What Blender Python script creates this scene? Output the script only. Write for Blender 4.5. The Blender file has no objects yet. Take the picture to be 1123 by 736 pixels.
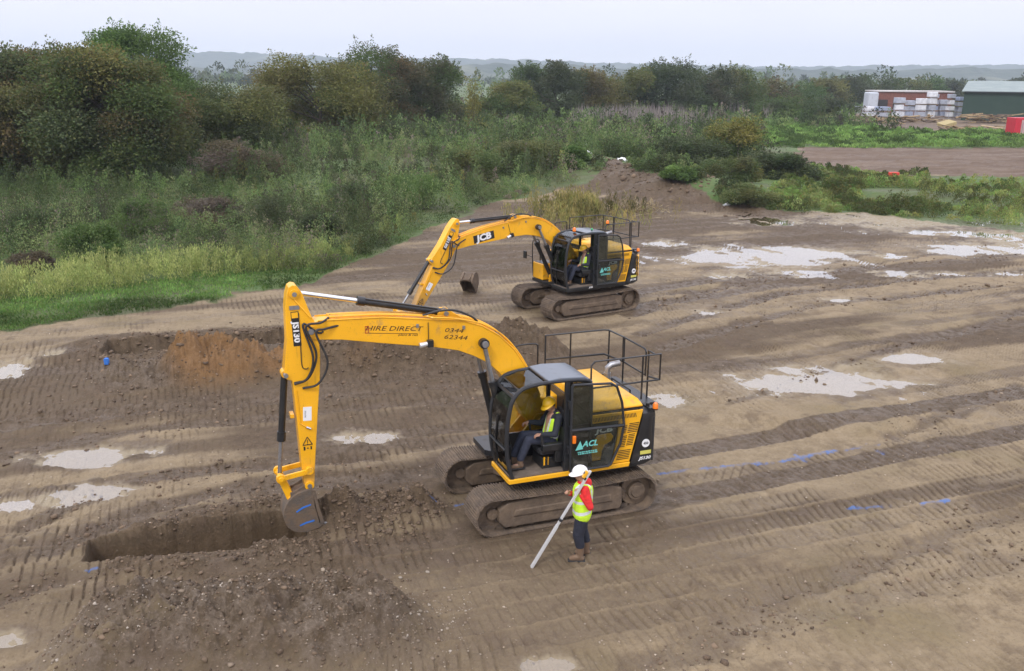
import bpy, bmesh, math, random
import numpy as np
from mathutils import Vector, Matrix, Euler
random.seed(7)
RNG = np.random.default_rng(11)
S = bpy.context.scene
COL = S.collection
R = math.radians
PI = math.pi

# ---------------------------------------------------------------- camera numbers (from fitting the machines' real sizes)
F, PITCH, ROLL, CAMH = 994.5, R(15.877), R(0.508), 8.211

def ray(px, py):
    u, v = px - 561.5, py - 368.0
    c, s = math.cos(ROLL), math.sin(ROLL)
    u, v = c * u + s * v, -s * u + c * v
    return (u, F * math.cos(PITCH) - v * math.sin(PITCH), -v * math.cos(PITCH) - F * math.sin(PITCH))

def at(px, py, z=0.0):
    d = ray(px, py); t = (z - CAMH) / d[2]
    return Vector((d[0] * t, d[1] * t, z))

def at_y(px, py, y):
    d = ray(px, py); t = y / d[1]
    return Vector((d[0] * t, y, CAMH + d[2] * t))

# ---------------------------------------------------------------- noise
def _hash(ix, iy, seed):
    h = ix.astype(np.int32).view(np.uint32) * np.uint32(374761393) + iy.astype(np.int32).view(np.uint32) * np.uint32(668265263) + np.uint32((seed * 144269503) & 0xffffffff)
    h = (h ^ (h >> np.uint32(13))) * np.uint32(1274126177)
    h = (h ^ (h >> np.uint32(16))) * np.uint32(2246822519)
    return ((h ^ (h >> np.uint32(15))) & np.uint32(0xffffff)).astype(np.float64) * (1.0 / 0xffffff)

def vn(x, y, seed=0):
    x = np.asarray(x, float); y = np.asarray(y, float)
    ix, iy = np.floor(x), np.floor(y)
    fx, fy = x - ix, y - iy
    fx = fx * fx * fx * (fx * (fx * 6 - 15) + 10); fy = fy * fy * fy * (fy * (fy * 6 - 15) + 10)
    a = _hash(ix, iy, seed); b = _hash(ix + 1, iy, seed); c = _hash(ix, iy + 1, seed); d = _hash(ix + 1, iy + 1, seed)
    return (a * (1 - fx) + b * fx) * (1 - fy) + (c * (1 - fx) + d * fx) * fy

def fbm(x, y, o=4, seed=0):
    r = 0; a = .5; n = 0
    for i in range(o):
        r = r + a * vn(x, y, seed + i * 17); n += a
        x = x * 2.03 + 11.3; y = y * 2.03 - 7.7; a *= .5
    return r / n * 2 - 1          # about -1..1

def sm(a, b, x):
    t = np.clip((np.asarray(x, float) - a) / (b - a), 0, 1)
    return t * t * (3 - 2 * t)

def inside(poly, x, y):
    r = np.zeros(np.shape(x), bool); n = len(poly)
    for i in range(n):
        (x0, y0), (x1, y1) = poly[i], poly[(i + 1) % n]
        if y0 == y1: continue
        c = ((y0 > y) != (y1 > y)) & (x < (x1 - x0) * (y - y0) / (y1 - y0) + x0)
        r ^= c
    return r

def segdist(x, y, p, q):
    dx, dy = q[0] - p[0], q[1] - p[1]; L2 = dx * dx + dy * dy
    u = ((x - p[0]) * dx + (y - p[1]) * dy) / L2
    uc = np.clip(u, 0, 1)
    side = ((x - p[0]) * -dy + (y - p[1]) * dx) / math.sqrt(L2)
    return np.hypot(x - p[0] - uc * dx, y - p[1] - uc * dy), u, side

# ---------------------------------------------------------------- tagging, mesh building
def tag(o, label=None, cat=None, group=None, kind=None):
    if label: o['label'] = label
    if cat: o['category'] = cat
    if group: o['group'] = group
    if kind: o['kind'] = kind
    return o

def empty(name, loc=(0, 0, 0), rz=0.0):
    o = bpy.data.objects.new(name, None); COL.objects.link(o)
    o.location = loc; o.rotation_euler = (0, 0, rz); o.empty_display_size = .3
    return o

class MB:
    def __init__(s):
        s.v = []; s.f = []; s.m = []; s.cur = 0
    def add(s, vs, fs):
        b = len(s.v); s.v += [tuple(p) for p in vs]
        for f in fs: s.f.append(tuple(b + i for i in f)); s.m.append(s.cur)
        return s
    def box(s, c, d, rot=None):
        hx, hy, hz = d[0] / 2, d[1] / 2, d[2] / 2
        vs = [Vector((x, y, z)) for x in (-hx, hx) for y in (-hy, hy) for z in (-hz, hz)]
        if rot is not None:
            Rm = rot if isinstance(rot, Matrix) else Euler(rot).to_matrix()
            vs = [Rm @ p for p in vs]
        c = Vector(c)
        return s.add([p + c for p in vs], [(0, 1, 3, 2), (4, 6, 7, 5), (0, 4, 5, 1), (2, 3, 7, 6), (0, 2, 6, 4), (1, 5, 7, 3)])
    def prism(s, poly, y0, y1):                      # polygon in x,z pushed along y
        n = len(poly)
        ar = sum(poly[i][0] * poly[(i + 1) % n][1] - poly[(i + 1) % n][0] * poly[i][1] for i in range(n))
        if ar < 0: poly = poly[::-1]
        vs = [(p[0], y0, p[1]) for p in poly] + [(p[0], y1, p[1]) for p in poly]
        fs = [tuple(range(n)), tuple(range(2 * n - 1, n - 1, -1))]
        fs += [(i, n + i, n + (i + 1) % n, (i + 1) % n) for i in range(n)]
        return s.add(vs, fs)
    def slab(s, poly, z0, z1):                       # polygon in x,y pushed along z
        n = len(poly)
        ar = sum(poly[i][0] * poly[(i + 1) % n][1] - poly[(i + 1) % n][0] * poly[i][1] for i in range(n))
        if ar < 0: poly = poly[::-1]
        vs = [(p[0], p[1], z0) for p in poly] + [(p[0], p[1], z1) for p in poly]
        fs = [tuple(range(n - 1, -1, -1)), tuple(range(n, 2 * n))]
        fs += [(i, (i + 1) % n, n + (i + 1) % n, n + i) for i in range(n)]
        return s.add(vs, fs)
    def loft(s, rings, cap=True, closed=True):
        n = len(rings[0]); vs = [p for r in rings for p in r]; fs = []
        for k in range(len(rings) - 1):
            for i in range(n if closed else n - 1):
                j = (i + 1) % n
                fs.append((k * n + i, k * n + j, (k + 1) * n + j, (k + 1) * n + i))
        if cap:
            fs.append(tuple(range(n - 1, -1, -1))); b = (len(rings) - 1) * n
            fs.append(tuple(range(b, b + n)))
        return s.add(vs, fs)
    def tube(s, pts, r, n=8, cap=True):
        pts = [Vector(p) for p in pts]; rs = r if isinstance(r, (list, tuple)) else [r] * len(pts)
        rings = []; up = None
        for i, p in enumerate(pts):
            if i == 0: d = pts[1] - p
            elif i == len(pts) - 1: d = p - pts[i - 1]
            else: d = (pts[i + 1] - p).normalized() + (p - pts[i - 1]).normalized()
            d.normalize()
            if up is None:
                up = Vector((0, 0, 1)) if abs(d.z) < .9 else Vector((1, 0, 0))
            a = d.cross(up).normalized(); b = a.cross(d).normalized(); up = b
            k = 1.0
            if 0 < i < len(pts) - 1:
                cs = max(.5, (pts[i + 1] - p).normalized().dot(d)); k = 1 / cs
            rings.append([p + a * (math.cos(2 * PI * j / n) * rs[i] * k) + b * (math.sin(2 * PI * j / n) * rs[i]) for j in range(n)])
        return s.loft(rings, cap)
    def cyl(s, p0, p1, r0, r1=None, n=16):
        return s.tube([p0, p1], [r0, r0 if r1 is None else r1], n)
    def ball(s, c, r, n=12, m=8, squash=(1, 1, 1)):
        c = Vector(c); vs = [(c.x, c.y, c.z - r * squash[2])]; fs = []
        for j in range(1, m):
            a = -PI / 2 + PI * j / m
            for i in range(n):
                b = 2 * PI * i / n
                vs.append((c.x + r * squash[0] * math.cos(a) * math.cos(b), c.y + r * squash[1] * math.cos(a) * math.sin(b), c.z + r * squash[2] * math.sin(a)))
        vs.append((c.x, c.y, c.z + r * squash[2])); t = len(vs) - 1
        for i in range(n): fs.append((0, 1 + (i + 1) % n, 1 + i)); fs.append((t, t - n + i, t - n + (i + 1) % n))
        for j in range(m - 2):
            for i in range(n):
                a = 1 + j * n + i; b = 1 + j * n + (i + 1) % n
                fs.append((a, b, b + n, a + n))
        return s.add(vs, fs)
    def build(s, name, mat, parent=None, bevel=0.0, seg=2, smooth=False, M=None, auto=None):
        me = bpy.data.meshes.new(name)
        vs = s.v if M is None else [tuple(M @ Vector(p)) for p in s.v]
        me.from_pydata(vs, [], s.f)
        mats = mat if isinstance(mat, (list, tuple)) else [mat]
        for x in mats: me.materials.append(x)
        if len(mats) > 1: me.polygons.foreach_set('material_index', s.m)
        bm = bmesh.new(); bm.from_mesh(me); bmesh.ops.recalc_face_normals(bm, faces=bm.faces); bm.to_mesh(me); bm.free()
        o = bpy.data.objects.new(name, me); COL.objects.link(o)
        if parent is not None: o.parent = parent
        if bevel > 0:
            b = o.modifiers.new('bevel', 'BEVEL'); b.width = bevel; b.segments = seg; b.limit_method = 'ANGLE'; b.angle_limit = R(35)
            b.harden_normals = True; smooth = True
        if smooth:
            me.polygons.foreach_set('use_smooth', [True] * len(me.polygons))
            try: me.set_sharp_from_angle(angle=R(auto or 40))
            except Exception: pass
        me.update()
        return o

def np_mesh(name, verts, quads, mats, parent=None, colors=None, smooth=False, matidx=None, tris=False):
    me = bpy.data.meshes.new(name); k = 3 if tris else 4
    verts = np.ascontiguousarray(verts, np.float32); quads = np.ascontiguousarray(quads, np.int32)
    me.vertices.add(len(verts)); me.vertices.foreach_set('co', verts.ravel())
    me.loops.add(quads.size); me.loops.foreach_set('vertex_index', quads.ravel())
    me.polygons.add(len(quads)); me.polygons.foreach_set('loop_start', np.arange(0, quads.size, k, dtype=np.int32))
    if smooth: me.polygons.foreach_set('use_smooth', np.ones(len(quads), bool))
    if matidx is not None: me.polygons.foreach_set('material_index', np.ascontiguousarray(matidx, np.int32))
    for x in (mats if isinstance(mats, (list, tuple)) else [mats]): me.materials.append(x)
    for nm, arr in (colors or {}).items():
        a = me.attributes.new(nm, 'FLOAT_COLOR', 'POINT')
        a.data.foreach_set('color', np.ascontiguousarray(arr, np.float32).ravel())
    me.update(calc_edges=True); me.validate()
    o = bpy.data.objects.new(name, me); COL.objects.link(o)
    if parent is not None: o.parent = parent
    return o

# ---------------------------------------------------------------- materials
def nodes(name):
    m = bpy.data.materials.new(name); m.use_nodes = True
    nt = m.node_tree; nt.nodes.clear()
    out = nt.nodes.new('ShaderNodeOutputMaterial'); b = nt.nodes.new('ShaderNodeBsdfPrincipled')
    nt.links.new(b.outputs[0], out.inputs[0])
    return m, nt, b, out

def N(nt, t, **kw):
    n = nt.nodes.new(t)
    for k, v in kw.items():
        if k.startswith('i_'):
            key = k[2:]
            key = int(key) if key.isdigit() else key.replace('_', ' ')
            n.inputs[key].default_value = v
        else: setattr(n, k, v)
    return n

def mixc(nt, fac, a, b, mode='MIX'):
    n = nt.nodes.new('ShaderNodeMix'); n.data_type = 'RGBA'; n.blend_type = mode
    for i, x in ((0, fac), (6, a), (7, b)):
        if isinstance(x, bpy.types.NodeSocket): nt.links.new(x, n.inputs[i])
        elif i == 0: n.inputs[0].default_value = x
        else: n.inputs[i].default_value = (*x, 1)
    return n.outputs[2]

def mth(nt, op, a, b=None, clamp=False):
    n = nt.nodes.new('ShaderNodeMath'); n.operation = op; n.use_clamp = clamp
    for i, x in enumerate((a, b)):
        if x is None: continue
        if isinstance(x, bpy.types.NodeSocket): nt.links.new(x, n.inputs[i])
        else: n.inputs[i].default_value = x
    return n.outputs[0]

def noise(nt, scale, detail=4, rough=.6, vec=None, out=0):
    n = N(nt, 'ShaderNodeTexNoise'); n.inputs['Scale'].default_value = scale
    n.inputs['Detail'].default_value = detail; n.inputs['Roughness'].default_value = rough
    if vec is not None: nt.links.new(vec, n.inputs['Vector'])
    return n.outputs[out]

def ramp(nt, fac, a, b):
    n = N(nt, 'ShaderNodeMapRange'); n.interpolation_type = 'SMOOTHSTEP'
    nt.links.new(fac, n.inputs[0]); n.inputs[1].default_value = a; n.inputs[2].default_value = b
    return n.outputs[0]

def simple(name, col, rough=.5, metal=0.0, dirt=0.0, dirtcol=(.15, .11, .08), scale=3.0, bump=0.0, coat=0.0, var=0.0, lowmud=None):
    """painted / plain surface with grime from object-space noise"""
    m, nt, b, out = nodes(name)
    tc = N(nt, 'ShaderNodeTexCoord').outputs['Object']
    c = None
    base = col
    if var:
        base = mixc(nt, ramp(nt, noise(nt, scale * 1.7, 5, .6, tc), .3, .7), tuple(x * (1 - var) for x in col), tuple(min(1, x * (1 + var)) for x in col))
    if dirt:
        f = ramp(nt, noise(nt, scale, 7, .68, tc), .62 - dirt * .35, .80 - dirt * .1)
        f = mth(nt, 'MULTIPLY', f, min(1, .35 + dirt))
        if lowmud:                                   # caked mud low down on the machine
            z = N(nt, 'ShaderNodeSeparateXYZ'); nt.links.new(tc, z.inputs[0])
            zz = mth(nt, 'ADD', z.outputs[2], mth(nt, 'MULTIPLY', noise(nt, 2.5, 5, .6, tc), .7))
            low = ramp(nt, zz, lowmud[1], lowmud[0])
            f = mth(nt, 'MAXIMUM', f, low)
        base = mixc(nt, f, base, dirtcol)
        rr = mth(nt, 'ADD', mth(nt, 'MULTIPLY', f, .85 - rough), rough)
        nt.links.new(rr, b.inputs['Roughness'])
    else:
        b.inputs['Roughness'].default_value = rough
    if isinstance(base, bpy.types.NodeSocket): nt.links.new(base, b.inputs['Base Color'])
    else: b.inputs['Base Color'].default_value = (*base, 1)
    b.inputs['Metallic'].default_value = metal
    if coat: b.inputs['Coat Weight'].default_value = coat; b.inputs['Coat Roughness'].default_value = .1
    if bump:
        bp = N(nt, 'ShaderNodeBump'); bp.inputs['Strength'].default_value = bump; bp.inputs['Distance'].default_value = .02
        nt.links.new(noise(nt, scale * 6, 6, .65, tc), bp.inputs['Height']); nt.links.new(bp.outputs[0], b.inputs['Normal'])
    return m

def glass_mat(name, tint=(.75, .8, .78), refl=1.0):
    m = bpy.data.materials.new(name); m.use_nodes = True; nt = m.node_tree; nt.nodes.clear()
    out = N(nt, 'ShaderNodeOutputMaterial'); t = N(nt, 'ShaderNodeBsdfTransparent'); g = N(nt, 'ShaderNodeBsdfGlossy')
    t.inputs[0].default_value = (*tint, 1); g.inputs['Roughness'].default_value = .03; g.inputs[0].default_value = (.9, .95, 1, 1)
    fr = N(nt, 'ShaderNodeFresnel'); fr.inputs[0].default_value = 1.5
    dn = noise(nt, 6, 5, .6, N(nt, 'ShaderNodeTexCoord').outputs['Object'])
    d = N(nt, 'ShaderNodeBsdfDiffuse'); d.inputs[0].default_value = (.3, .27, .23, 1)
    m1 = N(nt, 'ShaderNodeMixShader'); nt.links.new(mth(nt, 'MULTIPLY', fr.outputs[0], refl), m1.inputs[0]); nt.links.new(t.outputs[0], m1.inputs[1]); nt.links.new(g.outputs[0], m1.inputs[2])
    m2 = N(nt, 'ShaderNodeMixShader'); nt.links.new(mth(nt, 'MULTIPLY', ramp(nt, dn, .5, .8), .22), m2.inputs[0])
    nt.links.new(m1.outputs[0], m2.inputs[1]); nt.links.new(d.outputs[0], m2.inputs[2]); nt.links.new(m2.outputs[0], out.inputs[0])
    return m

MUD = (.195, .142, .096)
M = {}
def worn_yellow(name, col, grime, mudlow=None):
    m, nt, b, out = nodes(name); tc = N(nt, 'ShaderNodeTexCoord').outputs['Object']
    fade = noise(nt, .9, 4, .55, tc); c = mixc(nt, ramp(nt, fade, .3, .7), tuple(x * .90 for x in col), tuple(min(1, x * 1.08) for x in col))
    mp = N(nt, 'ShaderNodeMapping'); nt.links.new(tc, mp.inputs[0]); mp.inputs['Scale'].default_value = (5, 5, .8)
    st = ramp(nt, noise(nt, 2.2, 5, .65, mp.outputs[0]), .56, .80)                    # run-down streaks
    c = mixc(nt, mth(nt, 'MULTIPLY', st, .55 * grime), c, (.30, .145, .02))
    sp = ramp(nt, noise(nt, 3.2, 8, .72, tc), .60 - .06 * grime, .74)                 # dried splashes
    c = mixc(nt, mth(nt, 'MULTIPLY', sp, .75 * grime), c, (.24, .16, .085))
    sc = ramp(nt, noise(nt, 34, 3, .6, tc), .66, .72)                                 # chips
    c = mixc(nt, mth(nt, 'MULTIPLY', sc, .45 * grime), c, (.10, .06, .03))
    f = mth(nt, 'MAXIMUM', mth(nt, 'MULTIPLY', sp, .8), mth(nt, 'MULTIPLY', st, .5))
    if mudlow:
        z = N(nt, 'ShaderNodeSeparateXYZ'); nt.links.new(tc, z.inputs[0])
        low = mth(nt, 'MULTIPLY', ramp(nt, mth(nt, 'ADD', z.outputs[2], mth(nt, 'MULTIPLY', noise(nt, 4, 6, .7, tc), .9)), mudlow[1], mudlow[0]), .8)
        c = mixc(nt, low, c, MUD)
    nt.links.new(c, b.inputs['Base Color']); nt.links.new(mth(nt, 'ADD', mth(nt, 'MULTIPLY', f, .4), .30), b.inputs['Roughness'])
    b.inputs['Coat Weight'].default_value = .12; b.inputs['Coat Roughness'].default_value = .15
    bp = N(nt, 'ShaderNodeBump'); bp.inputs['Strength'].default_value = .12; bp.inputs['Distance'].default_value = .01
    nt.links.new(noise(nt, 1.6, 3, .5, tc), bp.inputs['Height']); nt.links.new(bp.outputs[0], b.inputs['Normal'])
    return m
M['yellow'] = worn_yellow('yellow_paint', (.86, .432, .014), .8)
M['yellow_arm'] = worn_yellow('yellow_paint_arm', (.86, .432, .014), .9, (1.0, 2.2))
M['yellow_low'] = worn_yellow('yellow_paint_low', (.84, .42, .010), 1.0)
M['black'] = simple('black_paint', (.014, .015, .017), .36, 0, .3, (.07, .06, .05), 4, .03, .1)
M['rubber'] = simple('hose_rubber', (.022, .022, .024), .55, 0, .3, (.09, .075, .06), 6)
M['cabgrey'] = simple('cab_grey', (.020, .022, .026), .4, 0, .25, (.09, .075, .06), 4, .02)
M['roof'] = simple('roof_grey', (.10, .12, .15), .3, 0, .25, (.16, .15, .14), 3, .02, .3)
M['chrome'] = simple('rod_chrome', (.75, .76, .78), .18, 1.0)
M['steel'] = simple('worn_steel', (.34, .35, .37), .42, .85, .5, (.16, .12, .085), 4, .1)
M['track'] = simple('muddy_track', (.095, .072, .054), .8, .0, .8, MUD, 5, .7)
M['trackframe'] = simple('muddy_frame', (.100, .073, .052), .85, 0, .75, (.19, .138, .092), 3.2, .8)
M['bucket'] = simple('muddy_bucket', (.105, .088, .072), .7, .1, .9, (.175, .118, .072), 5, .9)
M['blue'] = simple('blue_spray', (.03, .16, .55), .6, 0, .2, MUD, 6)
M['white'] = simple('white_sticker', (.78, .79, .80), .45, 0, .1, (.4, .36, .3), 5)
M['red'] = simple('red_print', (.35, .012, .01), .5)
M['darkprint'] = simple('dark_print', (.055, .022, .008), .5)
M['blackprint'] = simple('black_print', (.012, .012, .014), .5)
M['teal'] = simple('teal_sticker', (.16, .55, .50), .5)
M['amber'] = simple('amber_lens', (.85, .20, .01), .2, 0, 0, coat=.5)
M['green_lens'] = simple('green_lens', (.02, .4, .12), .2, 0, 0, coat=.5)
M['grille'] = simple('vent_black', (.035, .02, .010), .7)
M['glass'] = glass_mat('cab_glass')
M['glassd'] = glass_mat('cab_glass_tinted', (.42, .46, .46))
M['seat'] = simple('seat_cloth', (.022, .022, .026), .9, 0, .2, (.08, .07, .06), 8)
M['floor'] = simple('cab_floor', (.14, .11, .085), .85, 0, .6, (.24, .19, .15), 6, .2)
M['alu'] = simple('alu_staff', (.66, .67, .68), .4, .35, .25, (.35, .32, .28), 8)
M['mirror'] = simple('mirror_glass', (.8, .82, .85), .05, 1.0)
# ================================================================ GROUND
C20, S20 = math.cos(R(20)), math.sin(R(20))
TR1 = ((-7.62, 14.55), (-3.95, 15.55))               # first trench, centre line
TR2 = ((-12.2, 26.0), (-1.6, 28.35))                 # second trench
PILE2 = ((-11.4, 23.35), (0.4, 26.0))                # ridge of spoil beside it
FIELD = [(24, 84), (60, 74), (160, 66), (160, 118), (34, 115)]
YARD = [(62, 150), (200, 126), (260, 230), (60, 230)]

def ell(px, py, rx, ry, rot=0.0, z=0.0, lev=0.0):
    c = at(px, py, z); a = rx * c.y / F; b = ry * c.y * c.y / (F * CAMH)
    return (c.x, c.y, a, b, R(rot), lev)
PUD = [ell(905, 424, 92, 19, 4), ell(1000, 402, 42, 7, 8), ell(840, 281, 100, 11, 14, .3), ell(985, 243, 110, 10, -12, .3), ell(925, 229, 44, 6, -10, .3),
       ell(1090, 271, 75, 7, 10, .3), ell(1075, 257, 60, 5, -8, .3), ell(880, 300, 40, 4, 10, .3), ell(845, 243, 34, 4.5, 8, .3), ell(725, 267, 24, 4, 0, .3), ell(985, 300, 26, 4, 8, .3), ell(975, 281, 18, 3, 8, .3),
       ell(95, 500, 66, 13, 10), ell(78, 543, 66, 13, 22), ell(12, 553, 26, 10, 0), ell(398, 480, 40, 9, 5), ell(735, 441, 24, 9, 10), ell(602, 728, 42, 14, 0),
       ell(8, 700, 26, 11, 0), ell(8, 412, 26, 13, 10), ell(62, 396, 17, 4, 0), ell(800, 302, 26, 3.5, 8, .3), ell(778, 345, 16, 3.5, 0, .2),
       ell(1115, 245, 45, 4, -6, .3), ell(1108, 300, 22, 3, 6, .3), ell(920, 331, 20, 2.5, 5, .2), ell(1040, 300, 20, 2.5, 5, .3)]
RUTS = [[(30, 575), (120, 535), (240, 512), (420, 500)], [(60, 600), (150, 560), (270, 530), (400, 520)], [(0, 470), (150, 455), (330, 440), (520, 425)],
        [(0, 500), (160, 470), (350, 452), (540, 437)], [(700, 375), (850, 330), (1000, 315), (1123, 305)], [(730, 390), (880, 345), (1020, 330), (1123, 320)],
        [(740, 330), (880, 310), (1123, 270)], [(800, 450), (950, 400), (1123, 350)], [(760, 700), (900, 640), (1050, 580), (1123, 560)], [(60, 640), (0, 660)],
        [(690, 355), (800, 318), (960, 300), (1123, 285)], [(980, 480), (1123, 430)], [(700, 735), (830, 690), (1000, 640), (1123, 610)]]
RUTS = [[at(*p).xy for p in r] for r in RUTS]
BLUE = [[(722, 519), (845, 506), (905, 495), (962, 489)], [(872, 497), (892, 508)], [(950, 488), (968, 497)], [(470, 560), (508, 552)], [(118, 650), (158, 646)], [(94, 625), (106, 623)], [(1010, 552), (1040, 548)], [(930, 556), (990, 552)]]
BLUE = [[at(*p).xy for p in r] for r in BLUE]
XB = [-200, -60, -40, -16, -12.3, -8, -5.5, -2, 2, 6.5, 8.5]
YB = [0, 6, 17, 27.5, 31, 35.6, 45, 57, 64, 70, 78]
XR = [8.5, 9.2, 11.0, 13.2, 17, 21, 27, 40, 100, 300]
YR = [80, 72, 65, 60, 57.5, 56, 50, 46, 40, 30]

def vegmask(x, y):
    w = 1.3 * fbm(x * .35, y * .35, 4, 5) + .5 * fbm(x * 1.5, y * 1.5, 2, 6)
    left = y - np.interp(x, XB, YB); right = y - np.interp(x, XR, YR)
    d = np.where(x < 8.5, left, right) + w * np.clip(y / 35, .6, 2.0)
    v = sm(-.6, .6, d)
    v = v * (1 - inside(FIELD, x + 3 * fbm(x * .1, y * .1, 3, 8), y + 3 * fbm(x * .08, y * .2, 3, 9)))
    v = v * (1 - inside(YARD, x + 3 * fbm(x * .07, y * .1, 3, 18), y))
    return v

def base_h(x, y):
    z = .30 * sm(19, 28, y) + 0 * x
    # earth bank at the back of the site and the low bund to its right
    b, u, sd = segdist(x, y, (6.0, 78.0), (11.5, 65.0))
    z = z + .95 * np.exp(-(b / 5.0) ** 2)
    b, u, sd = segdist(x, y, (14.0, 66.0), (34.0, 62.0)); z = z + .45 * np.exp(-(b / 4.5) ** 2)
    b, u, sd = segdist(x, y, (-30.0, 72.0), (2.0, 84.0)); z = z + 1.0 * np.exp(-(b / 12.0) ** 2)
    z = z + 1.2 * sm(120, 400, y) * fbm(x * .008, y * .008, 2, 3)
    return z

def ground(x, y, full=False):
    x = np.asarray(x, float); y = np.asarray(y, float)
    near = 1 - sm(70, 110, y)
    bz = base_h(x, y)
    veg = vegmask(x, y)
    s = x * C20 + y * S20; t = -x * S20 + y * C20
    tw = t + .5 * fbm(s * .07, t * .09, 3, 21)
    und = .055 * fbm(x * .2, y * .2, 3, 31) + .035 * fbm(x * .8, y * .8, 4, 32)
    # tracked lanes
    L = tw / .72; li = np.floor(L); lf = L - li
    lr = _hash(li, li * 0 + 3, 77)
    run = vn(s * .10 + lr * 60, li * 1.0, 41)
    edge = sm(0, .12, lf) * sm(1, .88, lf)
    lane = sm(.45, .62, run) * edge
    own = 0 * x                                       # the near machine's own fresh tracks
    for off in (-.975, .975):
        hx, hy = math.cos(R(21)), math.sin(R(21))
        tt = -(x - .657) * hy + (y - 16.99) * hx - off + .25 * fbm(s * .06, off + 0 * s, 2, 43) * sm(3, 9, s - 6.5)
        ss = (x - .657) * hx + (y - 16.99) * hy
        own = np.maximum(own, sm(.40, .33, np.abs(tt)) * sm(-2.0, -1.0, ss) * (1 - sm(14, 26, ss)))
        tt2 = -(x - 2.25) * math.sin(R(31)) + (y - 31.6) * math.cos(R(31)) - off
        ss2 = (x - 2.25) * math.cos(R(31)) + (y - 31.6) * math.sin(R(31))
        own = np.maximum(own, sm(.40, .33, np.abs(tt2)) * sm(-2.2, -1.2, ss2) * (1 - sm(6, 14, ss2)))
    lane = np.maximum(lane, own)
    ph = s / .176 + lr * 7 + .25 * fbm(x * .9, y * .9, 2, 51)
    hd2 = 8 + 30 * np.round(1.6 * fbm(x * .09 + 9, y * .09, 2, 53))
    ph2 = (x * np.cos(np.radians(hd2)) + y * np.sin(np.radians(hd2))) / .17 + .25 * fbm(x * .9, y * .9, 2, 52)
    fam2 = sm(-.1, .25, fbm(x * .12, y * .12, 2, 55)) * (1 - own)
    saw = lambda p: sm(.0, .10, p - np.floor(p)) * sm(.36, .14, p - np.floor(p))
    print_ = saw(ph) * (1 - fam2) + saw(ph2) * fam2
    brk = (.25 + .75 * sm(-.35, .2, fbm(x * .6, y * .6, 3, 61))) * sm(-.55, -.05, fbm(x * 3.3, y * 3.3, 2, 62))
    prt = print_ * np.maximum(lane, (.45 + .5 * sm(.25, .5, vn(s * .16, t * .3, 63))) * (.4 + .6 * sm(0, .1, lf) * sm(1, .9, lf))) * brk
    # ruts
    rut = 0 * x; berm = 0 * x
    for r in RUTS:
        d = None
        for a, b in zip(r[:-1], r[1:]):
            dd = segdist(x, y, a, b)[0]; d = dd if d is None else np.minimum(d, dd)
        d = d + .25 * fbm(x * .7, y * .7, 3, 71)
        w = .35
        rut = np.maximum(rut, sm(w, w * .3, d)); berm = np.maximum(berm, sm(.3, 0, np.abs(d - w - .18)))
    clod = fbm(x * 3.1, y * 3.1, 4, 81); clod2 = fbm(x * 9, y * 9, 3, 82)
    z = und - .022 * lane - .042 * prt - .055 * rut + .040 * berm * sm(-.4, .4, clod) + .030 * clod * (.6 + rut + lane * .5) + .020 * clod2 * (.5 + sm(-.1, .4, clod))
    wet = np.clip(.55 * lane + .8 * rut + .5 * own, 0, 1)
    dark = np.clip(sm(-.17, .28, fbm(s * .07, tw * .42, 5, 91)) * .76 + .22 * sm(-.1, .5, fbm(x * .7, y * .7, 4, 92)) + .35 * lane + .55 * rut + .45 * own + .42 * prt, 0, 1)  # prt term paints groove shade into the colour, as darker damp mud
    z = z * near * (1 - .5 * veg)
    # stand flat under the machines' tracks
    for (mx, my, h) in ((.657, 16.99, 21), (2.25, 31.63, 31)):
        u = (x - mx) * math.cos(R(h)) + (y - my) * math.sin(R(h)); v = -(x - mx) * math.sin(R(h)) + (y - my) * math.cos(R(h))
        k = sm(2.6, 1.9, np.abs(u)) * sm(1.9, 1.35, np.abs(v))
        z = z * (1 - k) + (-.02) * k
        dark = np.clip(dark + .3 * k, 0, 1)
    dark = np.clip(dark + .55 * sm(40, 48, y) * sm(80, 70, y) * (1 - veg) * sm(-.3, .2, fbm(x * .25, y * .25, 3, 95)), 0, 1)
    # puddle hollows
    wat = 0 * x; silt = 0 * x
    for (cx, cy, a, b, ro, lev) in PUD:
        sel = (np.abs(x - cx) < 3 * a + b) & (np.abs(y - cy) < 3 * b + a)
        if not sel.any(): continue
        X, Y = x[sel] - cx, y[sel] - cy; c, n = math.cos(ro), math.sin(ro)
        e = np.hypot((X * c + Y * n) / a, (-X * n + Y * c) / b) + (.62 if cy < 34 else .95) * fbm(x[sel] * .9 / max(.3, a * .40), y[sel] * 1.3 / max(.3, a * .40), 5, int(cx * 10) & 1023)
        k = sm(2.7, 1.95, e)
        zz = z[sel] * (1 - k) + (.034 * clod[sel] + .014 * clod2[sel] - .045 * np.maximum(prt[sel], .8 * print_[sel] * brk[sel]) + .010 + .030 * fbm(s[sel] * 2.4, t[sel] * .45, 3, 93) + (.055 if cy > 34 else 0) * fbm(s[sel] * 1.1, t[sel] * .30, 3, 94)) * k
        z[sel] = zz - .070 * sm(1.22, .60, e); silt[sel] = np.maximum(silt[sel], sm(1.18, .70, e + .35 * clod[sel]))
        bz[sel] = bz[sel] * (1 - k) + float(base_h(np.array([cx]), np.array([cy]))[0]) * k
        wat[sel] = np.maximum(wat[sel], sm(1.9, .9, e))
    dark = np.clip(dark + .15 * wat, 0, 1); wet = np.clip(np.maximum(wet, wat), 0, 1)
    clay = 0 * x; stony = 0 * x
    # spoil heaps
    lump = .55 * fbm(x * 1.6, y * 1.6, 4, 101) + .35 * fbm(x * 4.5, y * 4.5, 3, 102) + .07 * fbm(x * 12, y * 12, 2, 103)
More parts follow.
